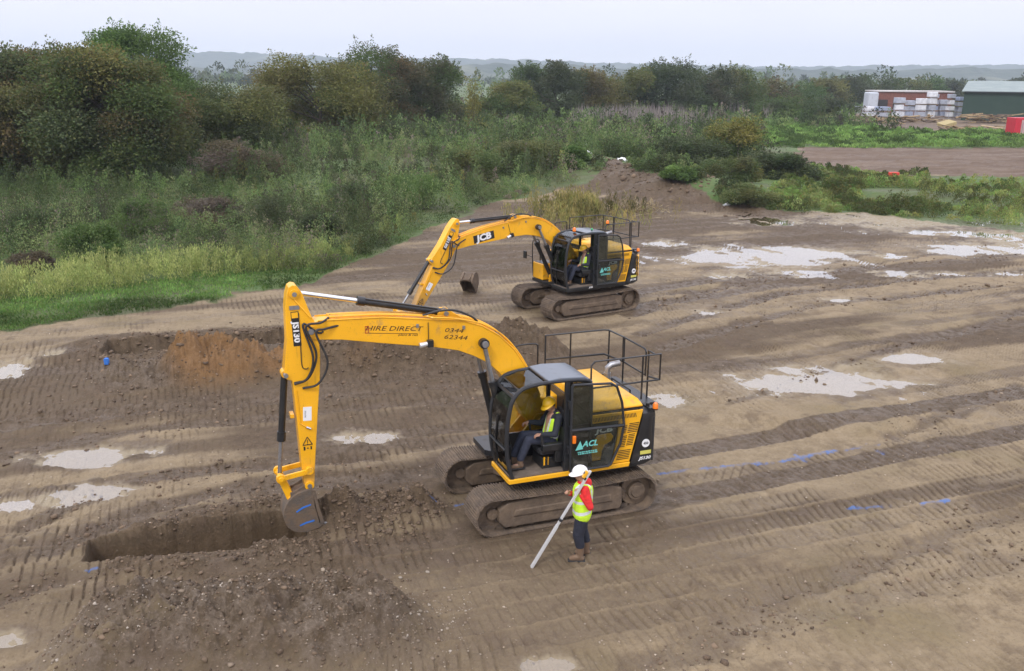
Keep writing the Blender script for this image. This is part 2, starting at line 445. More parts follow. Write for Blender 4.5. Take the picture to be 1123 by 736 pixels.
    def heap(p, q, hw, h, k=1.0):
        d, u, sd = segdist(x, y, p, q); d = d * (1 + .22 * fbm(x * .7, y * .7, 3, 104))
        g = sm(hw, hw * .12, d)
        return g * h * (1 + .75 * lump * k) + .14 * lump * g, g
    hz, g1 = heap((-5.5, 11.75), (-2.5, 12.2), 1.55, .85, .6); fore = sm(15.6, 13.8, y - .25 * x); dark = dark * (1 - .45 * fore * (1 - own)); dark = np.clip(dark + .42 * g1, 0, 1)
    z = z + hz; G = g1; prt_keep = 1 - np.clip(g1 * 2, 0, 1)
    z = z + .042 * prt * near * (1 - .5 * veg) * (1 - prt_keep); stony = np.maximum(stony, g1 * (.55 + .4 * sm(-.2, .4, fbm(x * .9, y * .9, 3, 105))))
    hz, g2 = heap((-2.95, 15.9), (-2.05, 16.2), 1.0, .42); z = z + hz; G = np.maximum(G, g2); dark = np.clip(dark + .55 * g2, 0, 1)
    hz, g2b = heap((-6.6, 13.85), (-3.0, 14.55), .5, .14); z = z + hz; G = np.maximum(G, g2b); dark = np.clip(dark + .3 * g2b, 0, 1)
    hz, g2c = heap((-6.9, 15.35), (-4.3, 16.6), .45, .13); z = z + hz; dark = np.clip(dark + .4 * g2c, 0, 1)
    hz, g3 = heap((-10.6, 23.45), (-9.4, 23.75), 1.3, .45); z = z + hz; stony = np.maximum(stony, .8 * g3)
    hz, g5 = heap((-8.5, 23.95), (-7.9, 24.1), 1.35, .90); z = z + hz
    hz, g6 = heap((-6.9, 24.35), (-6.5, 24.45), .95, .50); z = z + hz; g5 = np.maximum(g5, .8 * g6)
    clay = np.maximum(clay, np.clip(1.6 * g5 * (.55 + .9 * sm(-.5, .2, lump)), 0, 1))
    hz, g4 = heap((-5.0, 25.1), PILE2[1], 1.5, .85); z = z + hz; dark = np.clip(dark + .40 * g4 * (1 - .8 * sm(.1, .5, fbm(x * .8, y * .8, 3, 107))), 0, 1)
    clay = np.maximum(clay, .45 * g4 * sm(.1, .45, fbm(x * .7, y * .7, 3, 108)))
    G = np.maximum(G, np.maximum(np.maximum(g3, g5), g4))
    hz, g8 = heap((-4.35, 14.62), (-3.75, 14.85), .42, .17); z = z + hz; dark = np.clip(dark + .5 * g8, 0, 1)
    hz, g7 = heap((-3.45, 15.42), (-3.2, 15.55), .62, .34); z = z + hz; dark = np.clip(dark + .5 * g7, 0, 1)
    d, u, sd = segdist(x, y, TR2[0], TR2[1]); sp = sm(1.9, .9, d + .5 * lump); z = z + .16 * sp * (.6 + lump); dark = np.clip(dark + 1.0 * sp, 0, 1); G = np.maximum(G, .8 * sp)
    d, u, sd = segdist(x, y, (6.0, 76.0), (12.5, 62.0)); sp = sm(7.5, 4.5, d + 2.5 * fbm(x * .2, y * .2, 3, 109)) * (1 - veg); dark = np.clip(dark + .8 * sp, 0, 1); z = z + .45 * sp * (fbm(x * .5, y * .5, 4, 141) + .5 * lump)
    d, u, sd = segdist(x, y, (-7.0, 43.0), (4.0, 68.0)); 
    # trenches: real cuts with steep sides
    rough = .13 * fbm(x * 1.5, y * 1.5, 3, 111) + .022 * fbm(x * 7, y * 7, 2, 112)
    for (p, q, w0, w1, d0, d1) in ((TR1[0], TR1[1], .42, .64, .75, 1.2), (TR2[0], TR2[1], .60, .65, .9, 1.2)):
        dd, u, sd = segdist(x, y, p, q); uc = np.clip(u, 0, 1)
        w = w0 + (w1 - w0) * uc; dep = d0 + (d1 - d0) * uc
        Ls = math.hypot(q[0] - p[0], q[1] - p[1]); dd = np.maximum(np.abs(sd), np.maximum(-u * Ls, (u - 1) * Ls) + w)
        k = sm(.05, -.06, dd + rough * .75 - w); kk = np.clip(k + .9 * k * (1 - k) * (clod + .8 * clod2), 0, 1)
        z = z * (1 - kk) + (-dep + .12 * lump) * kk
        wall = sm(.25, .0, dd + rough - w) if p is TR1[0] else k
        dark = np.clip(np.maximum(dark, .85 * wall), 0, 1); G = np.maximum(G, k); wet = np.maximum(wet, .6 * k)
    fld = inside(FIELD, x, y); z = z + fld * (.22 * fbm(x * .25, y * 1.2, 4, 131) + .10 * fbm(x * 1.2, y * 2.5, 3, 132))
    blue = 0 * x
    for r in BLUE:
        for a, b in zip(r[:-1], r[1:]):
            dd = segdist(x, y, a, b)[0] + .035 * fbm(x * 6, y * 6, 2, 121)
            blue = np.maximum(blue, sm(.060, .015, dd) * sm(-.3, .25, fbm(x * 3, y * 3, 3, 122)))
    z = z + bz
    if not full: return z
    fieldm = (inside(FIELD, x + 3 * fbm(x * .1, y * .1, 3, 8), y)).astype(float) + (inside(YARD, x, y)).astype(float) * .6
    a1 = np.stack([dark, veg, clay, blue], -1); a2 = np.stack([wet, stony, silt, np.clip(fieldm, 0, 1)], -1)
    return z, a1, a2

def gz(x, y):
    return float(ground(np.array([x], float), np.array([y], float))[0])

def make_ground():
    k = np.concatenate([np.linspace(CAMH / 7.5, CAMH / 70, 860), np.linspace(CAMH / 70, CAMH / 900, 110)[1:], np.linspace(CAMH / 900, CAMH / 4300, 12)[1:]])
    ys = np.concatenate([[-60, -20, 0, 4, 6.5], CAMH / k])
    u = np.concatenate([np.linspace(-1.8, -.8, 24)[:-1], np.linspace(-.8, -.62, 40)[:-1], np.linspace(-.62, .62, 1120), np.linspace(.62, .8, 40)[1:], np.linspace(.8, 1.8, 24)[1:]])
    Y = np.repeat(ys[:, None], len(u), 1); Ym = np.maximum(Y, 6.5); w_ = np.clip(np.abs(u)[None, :] - .8, 0, 1) ** 3
    X = np.clip(u, -.8, .8)[None, :] * Ym + np.sign(u)[None, :] * w_ * (5100 - .8 * Ym)
    z, a1, a2 = ground(X.ravel(), Y.ravel(), True)
    V = np.stack([X.ravel(), Y.ravel(), z], -1)
    n, m = Y.shape; i = np.arange(n - 1)[:, None] * m + np.arange(m - 1)[None, :]
    Q = np.stack([i, i + 1, i + 1 + m, i + m], -1).reshape(-1, 4)
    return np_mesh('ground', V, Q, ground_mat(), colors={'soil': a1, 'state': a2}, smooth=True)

def ground_mat():
    m, nt, b, out = nodes('mud_and_grass')
    geo = N(nt, 'ShaderNodeTexCoord').outputs['Object']
    def attr(nm):
        a = N(nt, 'ShaderNodeAttribute'); a.attribute_name = nm
        sp = N(nt, 'ShaderNodeSeparateColor'); nt.links.new(a.outputs['Color'], sp.inputs[0])
        return sp.outputs[0], sp.outputs[1], sp.outputs[2], a.outputs['Alpha']
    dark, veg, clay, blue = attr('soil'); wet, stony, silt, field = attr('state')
    n1 = noise(nt, .55, 6, .62, geo); n2 = noise(nt, 4.0, 6, .65, geo); n3 = noise(nt, 22, 5, .7, geo); n4 = noise(nt, 70, 3, .6, geo)
    lt = mixc(nt, ramp(nt, n1, .30, .70), (.246, .188, .114), (.182, .138, .084))
    lt = mixc(nt, ramp(nt, n2, .35, .75), lt, (.276, .216, .136))
    lt = mixc(nt, mth(nt, 'MULTIPLY', ramp(nt, n3, .50, .72), .6), lt, (.136, .100, .060))
    lt = mixc(nt, mth(nt, 'MULTIPLY', ramp(nt, noise(nt, .25, 5, .6, geo), .52, .66), .5), lt, (.150, .118, .058))     # greenish algae film
    dk = mixc(nt, ramp(nt, n2, .35, .7), (.066, .046, .026), (.110, .078, .047))
    dk = mixc(nt, ramp(nt, n3, .45, .75), dk, (.135, .092, .058))
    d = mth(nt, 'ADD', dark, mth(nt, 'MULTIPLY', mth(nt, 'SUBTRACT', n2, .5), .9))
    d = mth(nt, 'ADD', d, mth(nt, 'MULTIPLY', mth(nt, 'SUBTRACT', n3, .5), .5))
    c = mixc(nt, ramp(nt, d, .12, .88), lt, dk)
    mid = noise(nt, 1.3, 7, .68, geo)
    c = mixc(nt, mth(nt, 'MULTIPLY', ramp(nt, mid, .50, .66), .50), c, (.088, .060, .040))
    zz = N(nt, 'ShaderNodeSeparateXYZ'); nt.links.new(geo, zz.inputs[0])                                  # soil layers in the cut sides
    lay = mth(nt, 'ADD', zz.outputs[2], mth(nt, 'MULTIPLY', mth(nt, 'SUBTRACT', noise(nt, 2.0, 4, .6, geo), .5), .35))
    c = mixc(nt, mth(nt, 'MULTIPLY', ramp(nt, lay, -.16, -.30), .22), c, (.120, .076, .038))
    # stony grey spoil
    gr = mixc(nt, ramp(nt, n3, .42, .72), (.105, .080, .058), (.215, .180, .145))
    c = mixc(nt, mth(nt, 'MULTIPLY', stony, ramp(nt, n2, .35, .65)), c, gr)
    cl = mixc(nt, ramp(nt, n3, .35, .7), (.150, .078, .028), (.215, .122, .050))
    c = mixc(nt, mth(nt, 'MULTIPLY', clay, ramp(nt, n2, .22, .5)), c, cl)
    fmap = N(nt, 'ShaderNodeMapping'); fmap.inputs['Scale'].default_value = (.25, 1.6, 1); nt.links.new(geo, fmap.inputs[0])
    fl = mixc(nt, ramp(nt, noise(nt, .3, 7, .7, fmap.outputs[0]), .35, .7), (.098, .063, .040), (.160, .113, .076))
    c = mixc(nt, field, c, fl)
    c = mixc(nt, mth(nt, 'MULTIPLY', silt, .9), c, (.285, .235, .155))
    # pale flecks of stone
    vor = N(nt, 'ShaderNodeTexVoronoi'); vor.inputs['Scale'].default_value = 7.0; nt.links.new(geo, vor.inputs['Vector'])
    sx = N(nt, 'ShaderNodeSeparateColor'); nt.links.new(vor.outputs['Color'], sx.inputs[0])
    fleck = mth(nt, 'MULTIPLY', ramp(nt, vor.outputs['Distance'], .16, .10), ramp(nt, sx.outputs[0], .80, .82))
    c = mixc(nt, mth(nt, 'MULTIPLY', fleck, .22), c, (.32, .27, .21))
    # grassy soil
    gs = mixc(nt, ramp(nt, noise(nt, 1.6, 6, .7, geo), .35, .68), (.060, .110, .026), (.105, .140, .044))
    gs = mixc(nt, ramp(nt, noise(nt, .12, 5, .6, geo), .45, .65), gs, (.085, .092, .042))
    vf = ramp(nt, mth(nt, 'ADD', veg, mth(nt, 'MULTIPLY', mth(nt, 'SUBTRACT', noise(nt, 2.5, 6, .7, geo), .5), 1.3)), .30, .75)
    c = mixc(nt, vf, c, gs)
    c = mixc(nt, mth(nt, 'MULTIPLY', blue, mth(nt, 'ADD', .15, mth(nt, 'MULTIPLY', ramp(nt, n3, .3, .6), .6))), c, (.05, .17, .48))
    nt.links.new(c, b.inputs['Base Color'])
    r = mth(nt, 'SUBTRACT', .88, mth(nt, 'MULTIPLY', mth(nt, 'MULTIPLY', wet, ramp(nt, n2, .30, .60)), .50))
    nt.links.new(r, b.inputs['Roughness']); b.inputs['Specular IOR Level'].default_value = .35
    h = mth(nt, 'ADD', mth(nt, 'MULTIPLY', n3, .5), mth(nt, 'ADD', mth(nt, 'MULTIPLY', n4, .22), mth(nt, 'MULTIPLY', n2, .9)))
    bp = N(nt, 'ShaderNodeBump'); bp.inputs['Strength'].default_value = .75; bp.inputs['Distance'].default_value = .055
    nt.links.new(h, bp.inputs['Height']); nt.links.new(bp.outputs[0], b.inputs['Normal'])
    return m

def water_mat():
    m = bpy.data.materials.new('puddle_water'); m.use_nodes = True; nt = m.node_tree; nt.nodes.clear()
    out = N(nt, 'ShaderNodeOutputMaterial'); t = N(nt, 'ShaderNodeBsdfTransparent'); t.inputs[0].default_value = (.93, .90, .85, 1)
    g = N(nt, 'ShaderNodeBsdfGlossy'); g.inputs['Roughness'].default_value = .04; g.inputs[0].default_value = (1, 1, 1, 1)
    geo = N(nt, 'ShaderNodeTexCoord').outputs['Object']; bp = N(nt, 'ShaderNodeBump'); bp.inputs['Strength'].default_value = .06; bp.inputs['Distance'].default_value = .01
    nt.links.new(noise(nt, 5, 2, .5, geo), bp.inputs['Height']); nt.links.new(bp.outputs[0], g.inputs['Normal'])
    fr = N(nt, 'ShaderNodeLayerWeight'); fr.inputs[0].default_value = .5
    fz = mth(nt, 'ADD', .07, mth(nt, 'MULTIPLY', mth(nt, 'POWER', fr.outputs['Facing'], 3.2), .93)); mx = N(nt, 'ShaderNodeMixShader')
    nt.links.new(fz, mx.inputs[0]); nt.links.new(t.outputs[0], mx.inputs[1]); nt.links.new(g.outputs[0], mx.inputs[2]); nt.links.new(mx.outputs[0], out.inputs[0])
    return m

tag(make_ground(), kind='structure')
WATER = water_mat()
for ip, (cx, cy, a, b, ro, lev) in enumerate(PUD):
    lev = float(base_h(np.array([cx]), np.array([cy]))[0]) - .036 - .0006 * ip
    ring = []
    for i in range(40):
        th = 2 * PI * i / 40; k = 1.62 + .08 * math.sin(3 * th + cx)
        X, Y = a * k * math.cos(th), b * k * math.sin(th); c, n = math.cos(ro), math.sin(ro)
        ring.append((cx + X * c - Y * n, cy + X * n + Y * c, lev))
    me = bpy.data.meshes.new('puddle'); me.from_pydata(ring, [], [tuple(range(40))]); me.materials.append(WATER)
    w = bpy.data.objects.new('puddle', me); COL.objects.link(w); tag(w, kind='structure')
# ================================================================ writing and small marks
def text(body, name, mat, parent, mat4, size=.2, bold=0.0, shear=0.0, sx=1.0, depth=.003, align='CENTER', space=1.0):
    cu = bpy.data.curves.new('lettering_curve', 'FONT'); cu.body = body; cu.size = size; cu.offset = bold; cu.shear = shear
    cu.align_x = align; cu.align_y = 'CENTER'; cu.extrude = depth / 2; cu.resolution_u = 2; cu.space_character = space
    t = bpy.data.objects.new('lettering_curve', cu); COL.objects.link(t)
    bpy.context.view_layer.update()
    me = bpy.data.meshes.new_from_object(t.evaluated_get(bpy.context.evaluated_depsgraph_get()))
    bpy.data.objects.remove(t); bpy.data.curves.remove(cu)
    me.transform(mat4 @ Matrix.Diagonal((sx, 1, 1, 1))); me.materials.clear(); me.materials.append(mat)
    o = bpy.data.objects.new(name, me); COL.objects.link(o)
    if parent is not None: o.parent = parent
    return o

def side(x, y, z, ang=0.0):          # frame of a mark on the machine's left side: reads towards the rear
    Mx = Matrix(((-1, 0, 0, x), (0, 0, 1, y), (0, 1, 0, z), (0, 0, 0, 1)))
    return Mx @ Matrix.Rotation(ang, 4, 'Z')

def quad(mat4, w, h, t=.004):
    m = MB(); m.box((0, 0, 0), (w, h, t)); m.v = [tuple(mat4 @ Vector(p)) for p in m.v]; return m

def smooth_path(pts, n=8):
    P = [Vector(p) for p in pts]; P = [P[0] * 2 - P[1]] + P + [P[-1] * 2 - P[-2]]; out = []
    for i in range(1, len(P) - 2):
        a, b, c, d = P[i - 1:i + 3]
        for k in range(n):
            t = k / n
            out.append(.5 * ((2 * b) + (c - a) * t + (2 * a - 5 * b + 4 * c - d) * t * t + (3 * b - a - 3 * c + d) * t ** 3))
    out.append(P[-2]); return out

def rot_xz(p, a):                    # turn about the y axis through p, positive lifts +x towards +z
    return Matrix.Translation(p) @ Matrix.Rotation(-a, 4, 'Y') @ Matrix.Translation(-Vector(p))

# ================================================================ EXCAVATOR (x forward, y to the cab side, z up)
def make_track(root, sgn):
    yc = sgn * .975; hw = .35; r = .385; L = 1.51
    per = 4 * L + 2 * PI * r; n = 48; step = per / n
    def path(d):
        d %= per
        if d < 2 * L: return (-L + d, .0, 0.0)                    # along the ground, forward
        d -= 2 * L
        if d < PI * r: a = d / r; return (L + r * math.sin(a), r - r * math.cos(a), a)
        d -= PI * r
        if d < 2 * L: sag = -.045 * math.sin(PI * d / (2 * L)); return (L - d, 2 * r + sag, PI)
        d -= 2 * L; a = d / r; return (-L - r * math.sin(a), r + r * math.cos(a), PI + a)
    mb = MB()
    for i in range(n):
        x, z, a = path(i * step + .03)
        ca, sa = math.cos(a), math.sin(a)
        def put(px, pz, lx, lz, ly=hw * 2, y=0):
            c = Vector((x + px * ca - pz * sa, yc + y, z + px * sa + pz * ca))
            mb.box(c, (lx, ly, lz), Matrix.Rotation(-a, 3, 'Y'))
        put(0, .030, step * .97, .022)
        for g, hgt in ((-.052, .032), (.0, .026), (.052, .026)): put(g, .010 - hgt / 2 + .01, .016, hgt)
        for yy in (-.09, .09): put(0, .075, step * .8, .085, .05, yy)
    t = mb.build('track', M['track'], root)
    f = MB()
    f.prism([(-1.28, .25), (1.25, .25), (1.33, .36), (1.2, .53), (.4, .60), (-.7, .60), (-1.15, .52), (-1.3, .40)], yc - .17, yc + .17)
    f.prism([(-1.12, .115), (1.30, .115), (1.42, .25), (1.42, .50), (1.25, .62), (.3, .655), (-.9, .64), (-1.14, .56), (-1.16, .22)], yc - .29, yc + .29)
    f.prism([(-.95, .30), (1.15, .33), (1.1, .47), (-.9, .46)], yc - .315, yc + .315)
    f.build('track_frame', M['trackframe'], t, bevel=.03)
    s = MB(); s.cyl((-L, yc - .13, r), (-L, yc + .13, r), r - .07, n=28); s.cyl((-L, yc - .20, r), (-L, yc + .215, r), .20, .185, n=22); s.cyl((-L, yc + .2, r), (-L, yc + .245, r), .14, .12, n=18)
    for k in range(16):
        a = 2 * PI * k / 16
        s.box((-L + (r - .06) * math.cos(a), yc, r + (r - .06) * math.sin(a)), (.07, .06, .06), Matrix.Rotation(-a, 3, 'Y'))
    s.build('sprocket', M['trackframe'], t, bevel=.008)
    s = MB(); s.cyl((L, yc - .11, r), (L, yc + .11, r), r - .05, n=28); s.cyl((L, yc - .19, r), (L, yc + .19, r), .11, n=16); s.box((L - .3, yc, r), (.5, .32, .12))
    s.build('idler', M['trackframe'], t, bevel=.01)
    for i in range(7):
        x = -1.08 + i * .36; s = MB(); s.cyl((x, yc - .2, .15), (x, yc + .2, .15), .095, n=14); s.cyl((x, yc - .245, .15), (x, yc + .245, .15), .05, n=12)
        s.build('roller', M['trackframe'], t)
    for x in (-.55, .55):
        s = MB(); s.cyl((x, yc - .15, .66), (x, yc + .15, .66), .06, n=12); s.box((x, yc, .60), (.1, .1, .08)); s.build('carrier_roller', M['trackframe'], t)

def cw_ring(z, xf, inset=0.0):
    Rr = 2.19 - inset; w = 1.19 - inset; p = [(xf, w)]
    a0 = math.asin((w - .02) / Rr); p.append((-math.sqrt(Rr * Rr - w * w) + .16, w))
    for i in range(17):
        a = a0 - .06 - (2 * a0 - .12) * i / 16
        p.append((-Rr * math.cos(a), Rr * math.sin(a)))
    p.append((-math.sqrt(Rr * Rr - w * w) + .16, -w)); p.append((xf, -w))
    return [(x, y, z) for x, y in p]

def make_excavator(name, loc, head, boom_da, dip_da, near, label):
    root = empty(name, loc, PI + R(head)); tag(root, label, 'excavator', 'tracked excavators digging trenches')
    Y, B = M['yellow'], M['black']
    # ---------------- undercarriage
    make_track(root, 1); make_track(root, -1)
    m = MB(); m.box((0, 0, .50), (1.5, 1.3, .30)); m.cyl((0, 0, .6), (0, 0, .80), .52, n=32)
    for sx in (-1, 1):
        for sy in (-1, 1): m.box((sx * .62, sy * .62, .44), (.34, .55, .24), (0, 0, sx * sy * -.5))
    m.build('undercarriage_frame', M['trackframe'], root, bevel=.025)
    m = MB(); m.cyl((0, 0, .80), (0, 0, .93), .60, n=36); m.cyl((0, 0, .83), (0, 0, .88), .64, n=36); m.build('slew_ring', M['trackframe'], root, bevel=.008)
    # ---------------- upper deck
    sill = Y if near else B
    m = MB(); m.slab([(1.16, 1.15), (1.16, .22), (.95, .22), (.95, -.2), (1.12, -.4), (1.12, -1.12), (-1.5, -1.15), (-1.5, 1.15)], .90, 1.015); deck = m.build('upper_deck', B, root, bevel=.01)
    m = MB(); m.prism([(1.20, .955), (1.20, 1.045), (-1.33, 1.04), (-1.30, .95)], 1.155, 1.20); m.box((1.185, .70, 1.0), (.05, .905, .09)); m.build('deck_edge', sill, root, bevel=.012)
    # ---------------- counterweight
    m = MB()
    m.loft([cw_ring(.93, -1.33, .04), cw_ring(.97, -1.335), cw_ring(1.5, -1.46), cw_ring(1.90, -1.555), cw_ring(2.0, -1.58, .02), cw_ring(2.045, -1.59, .09)])
    cw = m.build('counterweight', B, root, smooth=True, auto=38)
    m = MB(); m.tube([(-1.80, 1.215, 1.02), (-1.80, 1.212, 1.45), (-1.80, 1.205, 1.92)], .018, 6); m.build('counterweight_seam', M['rubber'], cw)
    q = side(-1.655, 1.197, 1.39); m = MB(); m.cyl(q @ Vector((0, 0, -.004)), q @ Vector((0, 0, .004)), .085, n=28); m.build('round_sticker', M['white'], cw)
    text('450', 'sticker_print', M['cabgrey'], cw, side(-1.655, 1.203, 1.39), .07, .002)
    quad(side(-1.66, 1.196, 1.20), .24, .075).build('yellow_sticker', simple('yellow_sticker', (.62, .58, .12), .5), cw)
    text('JS130', 'model_plate', M['white'], cw, side(-1.645, 1.198, 1.08), .085, .003, .25, 1.35)
    if not near:
        for k in range(4):
            mm = MB(); z0 = 1.18 + k * .2
            mm.add([(-1.86, 1.20, z0), (-1.99, 1.05, z0 + .05), (-1.99, 1.05, z0 + .16), (-1.86, 1.20, z0 + .11), (-1.82, 1.14, z0), (-1.93, 1.0, z0 + .05), (-1.93, 1.0, z0 + .16), (-1.82, 1.14, z0 + .11)],
                   [(0, 1, 2, 3), (7, 6, 5, 4), (0, 4, 5, 1), (3, 2, 6, 7), (1, 5, 6, 2), (0, 3, 7, 4)])
            mm.build('hazard_stripe', M['yellow'], cw)
    m = MB(); m.box((-1.80, 0, 2.06), (.46, 1.7, .05)); m.tube([(-1.75, -.5, 2.07), (-1.75, -.5, 2.18), (-1.75, .3, 2.18), (-1.75, .3, 2.07)], .02, 6); m.build('tail_plate', M['black'], root, bevel=.012)
    # ---------------- engine housing
    m = MB(); m.box((-.98, 0, 1.56), (1.02, 2.26, 1.10)); m.box((-.20, .72, 1.45), (.5, .86, .86)); m.build('engine_housing', M['cabgrey'], root)
    m = MB(); m.prism([(-.46, 1.93), (-.46, 2.10), (-1.58, 2.09), (-1.325, 1.045), (-.93, 1.045), (-1.03, 1.55), (-1.06, 1.93)], 1.132, 1.172)
    sp = m.build('side_panel', M['yellow'], root, bevel=.012)
    m = MB()
    for k in range(30):
        x = -.52 - k * .031
        m.add([(x, 1.1735, 1.96), (x - .014, 1.1735, 1.96), (x + .006, 1.1735, 2.045), (x + .020, 1.1735, 2.045), (x, 1.176, 1.96), (x - .014, 1.176, 1.96), (x + .006, 1.176, 2.045), (x + .020, 1.176, 2.045)],
              [(0, 1, 2, 3), (4, 7, 6, 5), (0, 4, 5, 1), (1, 5, 6, 2), (2, 6, 7, 3), (3, 7, 4, 0)])
    m.build('top_vent', M['grille'], sp)
    for (xa, xb, z0, n) in ((-1.11, -1.21, 1.66, 5), (-1.25, -1.46, 1.66, 6), (-1.07, -1.20, 1.38, 7), (-1.235, -1.37, 1.40, 7), (-1.03, -1.30, 1.12, 6)):
        m = MB()
        for k in range(n):
            z = z0 + k * .035; sh = (z - z0) * -.22
            m.box(((xa + xb) / 2 + sh, 1.1735, z), (abs(xa - xb), .006, .016))
        m.build('side_vent', M['grille'], sp)
    m = MB(); m.prism([(-.52, 1.16), (-.50, 1.36), (-.54, 1.56), (-.62, 1.68), (-.90, 1.69), (-.96, 1.62), (-.92, 1.52), (-.78, 1.46), (-.72, 1.34), (-.70, 1.16)], 1.135, 1.160); m.build('service_door_trim', M['yellow_low'], root, bevel=.01)
    m = MB(); m.prism([(-.90, 1.06), (-.10, 1.06), (-.10, 1.30), (-.45, 1.14), (-.70, 1.15), (-.76, 1.36), (-.96, 1.47), (-1.02, 1.66), (-1.0, 1.5)], 1.162, 1.172); m.build('pane_reflection', simple('reflection_grey', (.10, .11, .13), .5, 0, .3), root, bevel=.01)  # solid grey-blue curve standing in for a reflection in the lower door pane
    text('JCB', 'maker_decal', M['white'], root, side(-.76, 1.145, 1.765), .15, .006, .12, 1.5)
    # hood: low box with sloped crown
    m = MB()
    def hr(x0, x1, y, z): return [(x0, y, z), (x1, y, z), (x1, -y, z), (x0, -y, z)]
    m.loft([hr(-.48, -1.60, 1.12, 2.135), hr(-.49, -1.59, 1.12, 2.17), hr(-.52, -1.54, 1.0, 2.27), hr(-.58, -1.46, .84, 2.31)])
    hood = m.build('engine_hood', M['yellow'], root, bevel=.03, seg=3)
    m = MB(); m.box((-1.02, 0, 2.12), (1.16, 2.20, .05)); m.build('hood_gasket', B, root)
    m = MB(); m.box((-.70, -.62, 2.318), (.26, .34, .02)); m.build('hood_hatch', M['yellow'], hood, bevel=.01)
    m = MB()
    for k in range(6): m.box((-.64 - k * .024, -.62, 2.331), (.010, .26, .005))
    m.build('hatch_vent', M['grille'], hood)
    m = MB(); m.cyl((-1.66, -.55, 2.02), (-1.66, -.55, 2.30), .075, n=16); m.tube([(-1.66, -.55, 2.28), (-1.66, -.55, 2.40), (-1.74, -.53, 2.47), (-1.92, -.50, 2.50)], [.06, .06, .062, .065], 14, cap=False); m.build('exhaust', M['steel'], root, smooth=True)
    for y in (-.95, .98):
        m = MB(); m.box((-1.80, y, 2.03), (.12, .3, .10)); m.cyl((-1.78, y, 2.05), (-1.78, y, 2.14), .04); m.build('latch_block', B, root, bevel=.01)
    def beacon(p, mat, r=.055, h=.11):
        m = MB(); m.cyl(p, Vector(p) + Vector((0, 0, .03)), r * .9, n=16); bb = m.build('beacon', B, root)
        m = MB(); p1 = Vector(p) + Vector((0, 0, .03)); m.tube([p1, p1 + Vector((0, 0, h * .7)), p1 + Vector((0, 0, h))], [r, r * .95, r * .6], 16); m.build('lens', mat, bb, smooth=True)
    beacon((-1.86, 1.14, 2.04), M['amber'])
    # ---------------- right side: tank, tool box, step rail
    m = MB(); m.box((-.05, -.78, 1.50), (.92, .68, .96)); m.build('fuel_tank', Y, root, bevel=.05)
    if not near:
        m = MB(); m.box((.80, -.78, 1.31), (.62, .66, .58)); tb = m.build('tool_box', Y, root, bevel=.04)
        m = MB(); m.box((.80, -.78, 1.605), (.52, .56, .015)); m.build('lid_plate', B, tb)
        m = MB(); m.tube(smooth_path([(1.10, -1.08, 1.05), (1.13, -1.10, 1.7), (1.13, -1.1, 2.28), (1.02, -1.1, 2.36), (.85, -1.1, 2.30), (.80, -1.1, 1.6)], 6), .019, 8); m.build('step_handrail', B, root, smooth=True)
        m = MB(); m.tube([(1.13, -1.10, 1.75), (1.35, -1.2, 1.85)], .012, 6); m.box((1.37, -1.22, 1.85), (.05, .17, .26)); mi = m.build('mirror', B, root, bevel=.012)
        m = MB(); m.box((1.343, -1.22, 1.85), (.004, .14, .22)); m.build('mirror_face', M['mirror'], mi)
    m = MB(); m.tube(smooth_path([(.26, -1.0, 1.98), (.26, -1.0, 2.80), (.22, -1.0, 2.93), (-.10, -1.0, 2.95), (-.24, -1.0, 2.92), (-.26, -1.0, 2.8), (-.26, -1.0, 1.98)], 5), .018, 8); m.build('tank_handrail', B, root, smooth=True)
    # ---------------- guard rails on the hood
    def rail(*pp):
        m = MB()
        for p in pp: m.tube(p, .019, 8)
        return m.build('guard_rail', B, root, smooth=True)
    z2, z1, zb = 3.05, 2.52, 2.16
    rail([(-.60, .83, zb), (-.60, .83, 2.98), (-.67, .83, z2), (-2.12, .80, z2), (-2.12, .80, z1), (-.60, .83, z1)], [(-1.72, .815, zb), (-1.72, .815, z2)])
    rail([(-.50, -1.16, 2.0), (-.50, -1.16, z2), (-1.86, -1.16, z2), (-1.95, -1.10, z2), (-2.0, -.52, z2), (-2.0, -.52, z1), (-1.86, -1.12, z1), (-.50, -1.16, z1)], [(-1.08, -1.16, 2.05), (-1.08, -1.16, z2)], [(-1.95, -1.08, 2.0), (-1.95, -1.08, z2)])
    rail([(-2.0, -.48, z2), (-2.0, -.48, z1), (-2.0, .44, z1), (-2.0, .44, z2 - .05), (-2.0, .38, z2), (-2.0, -.42, z2), (-2.0, -.48, z2)], [(-2.0, -.50, 2.05), (-2.0, -.50, z2)])
    rail([(-2.0, .54, 2.05), (-2.0, .54, z2), (-2.0, .78, z2)], [(-2.0, .54, z1), (-2.12, .80, z1)])
    if not near:
        beacon((-.70, .83, 3.06), M['amber'], .055, .11)
    # ---------------- cab
    G = M['cabgrey']; yl, yr = 1.165, .25
    A = [(1.11, 1.02), (1.19, 1.30), (1.235, 1.70), (1.22, 2.10), (1.175, 2.42), (1.10, 2.63), (.95, 2.78), (.70, 2.84), (.25, 2.865), (-.32, 2.83), (-.44, 2.72), (-.46, 2.4), (-.46, 1.02)]
    m = MB()
    for y in (yl - .02, yr + .02): m.tube([(x, y, z) for x, z in smooth_and(A)] + [], .042, 8)
    m.box((.04, yl - .02, 1.94), (.085, .06, 1.84)); m.box((.04, yr + .02, 1.94), (.07, .06, 1.84))
    for x, z in ((1.11, 1.04), (1.10, 2.64), (-.45, 1.04), (-.45, 1.9), (-.44, 2.74)): m.tube([(x, yr, z), (x, yl, z)], .030, 8)
    m.box((-.21, yl - .015, 1.92), (.5, .05, .06)); m.box((.6, yr + .02, 1.55), (1.2, .04, .07))
    cab = m.build('cab', G, root, smooth=True)
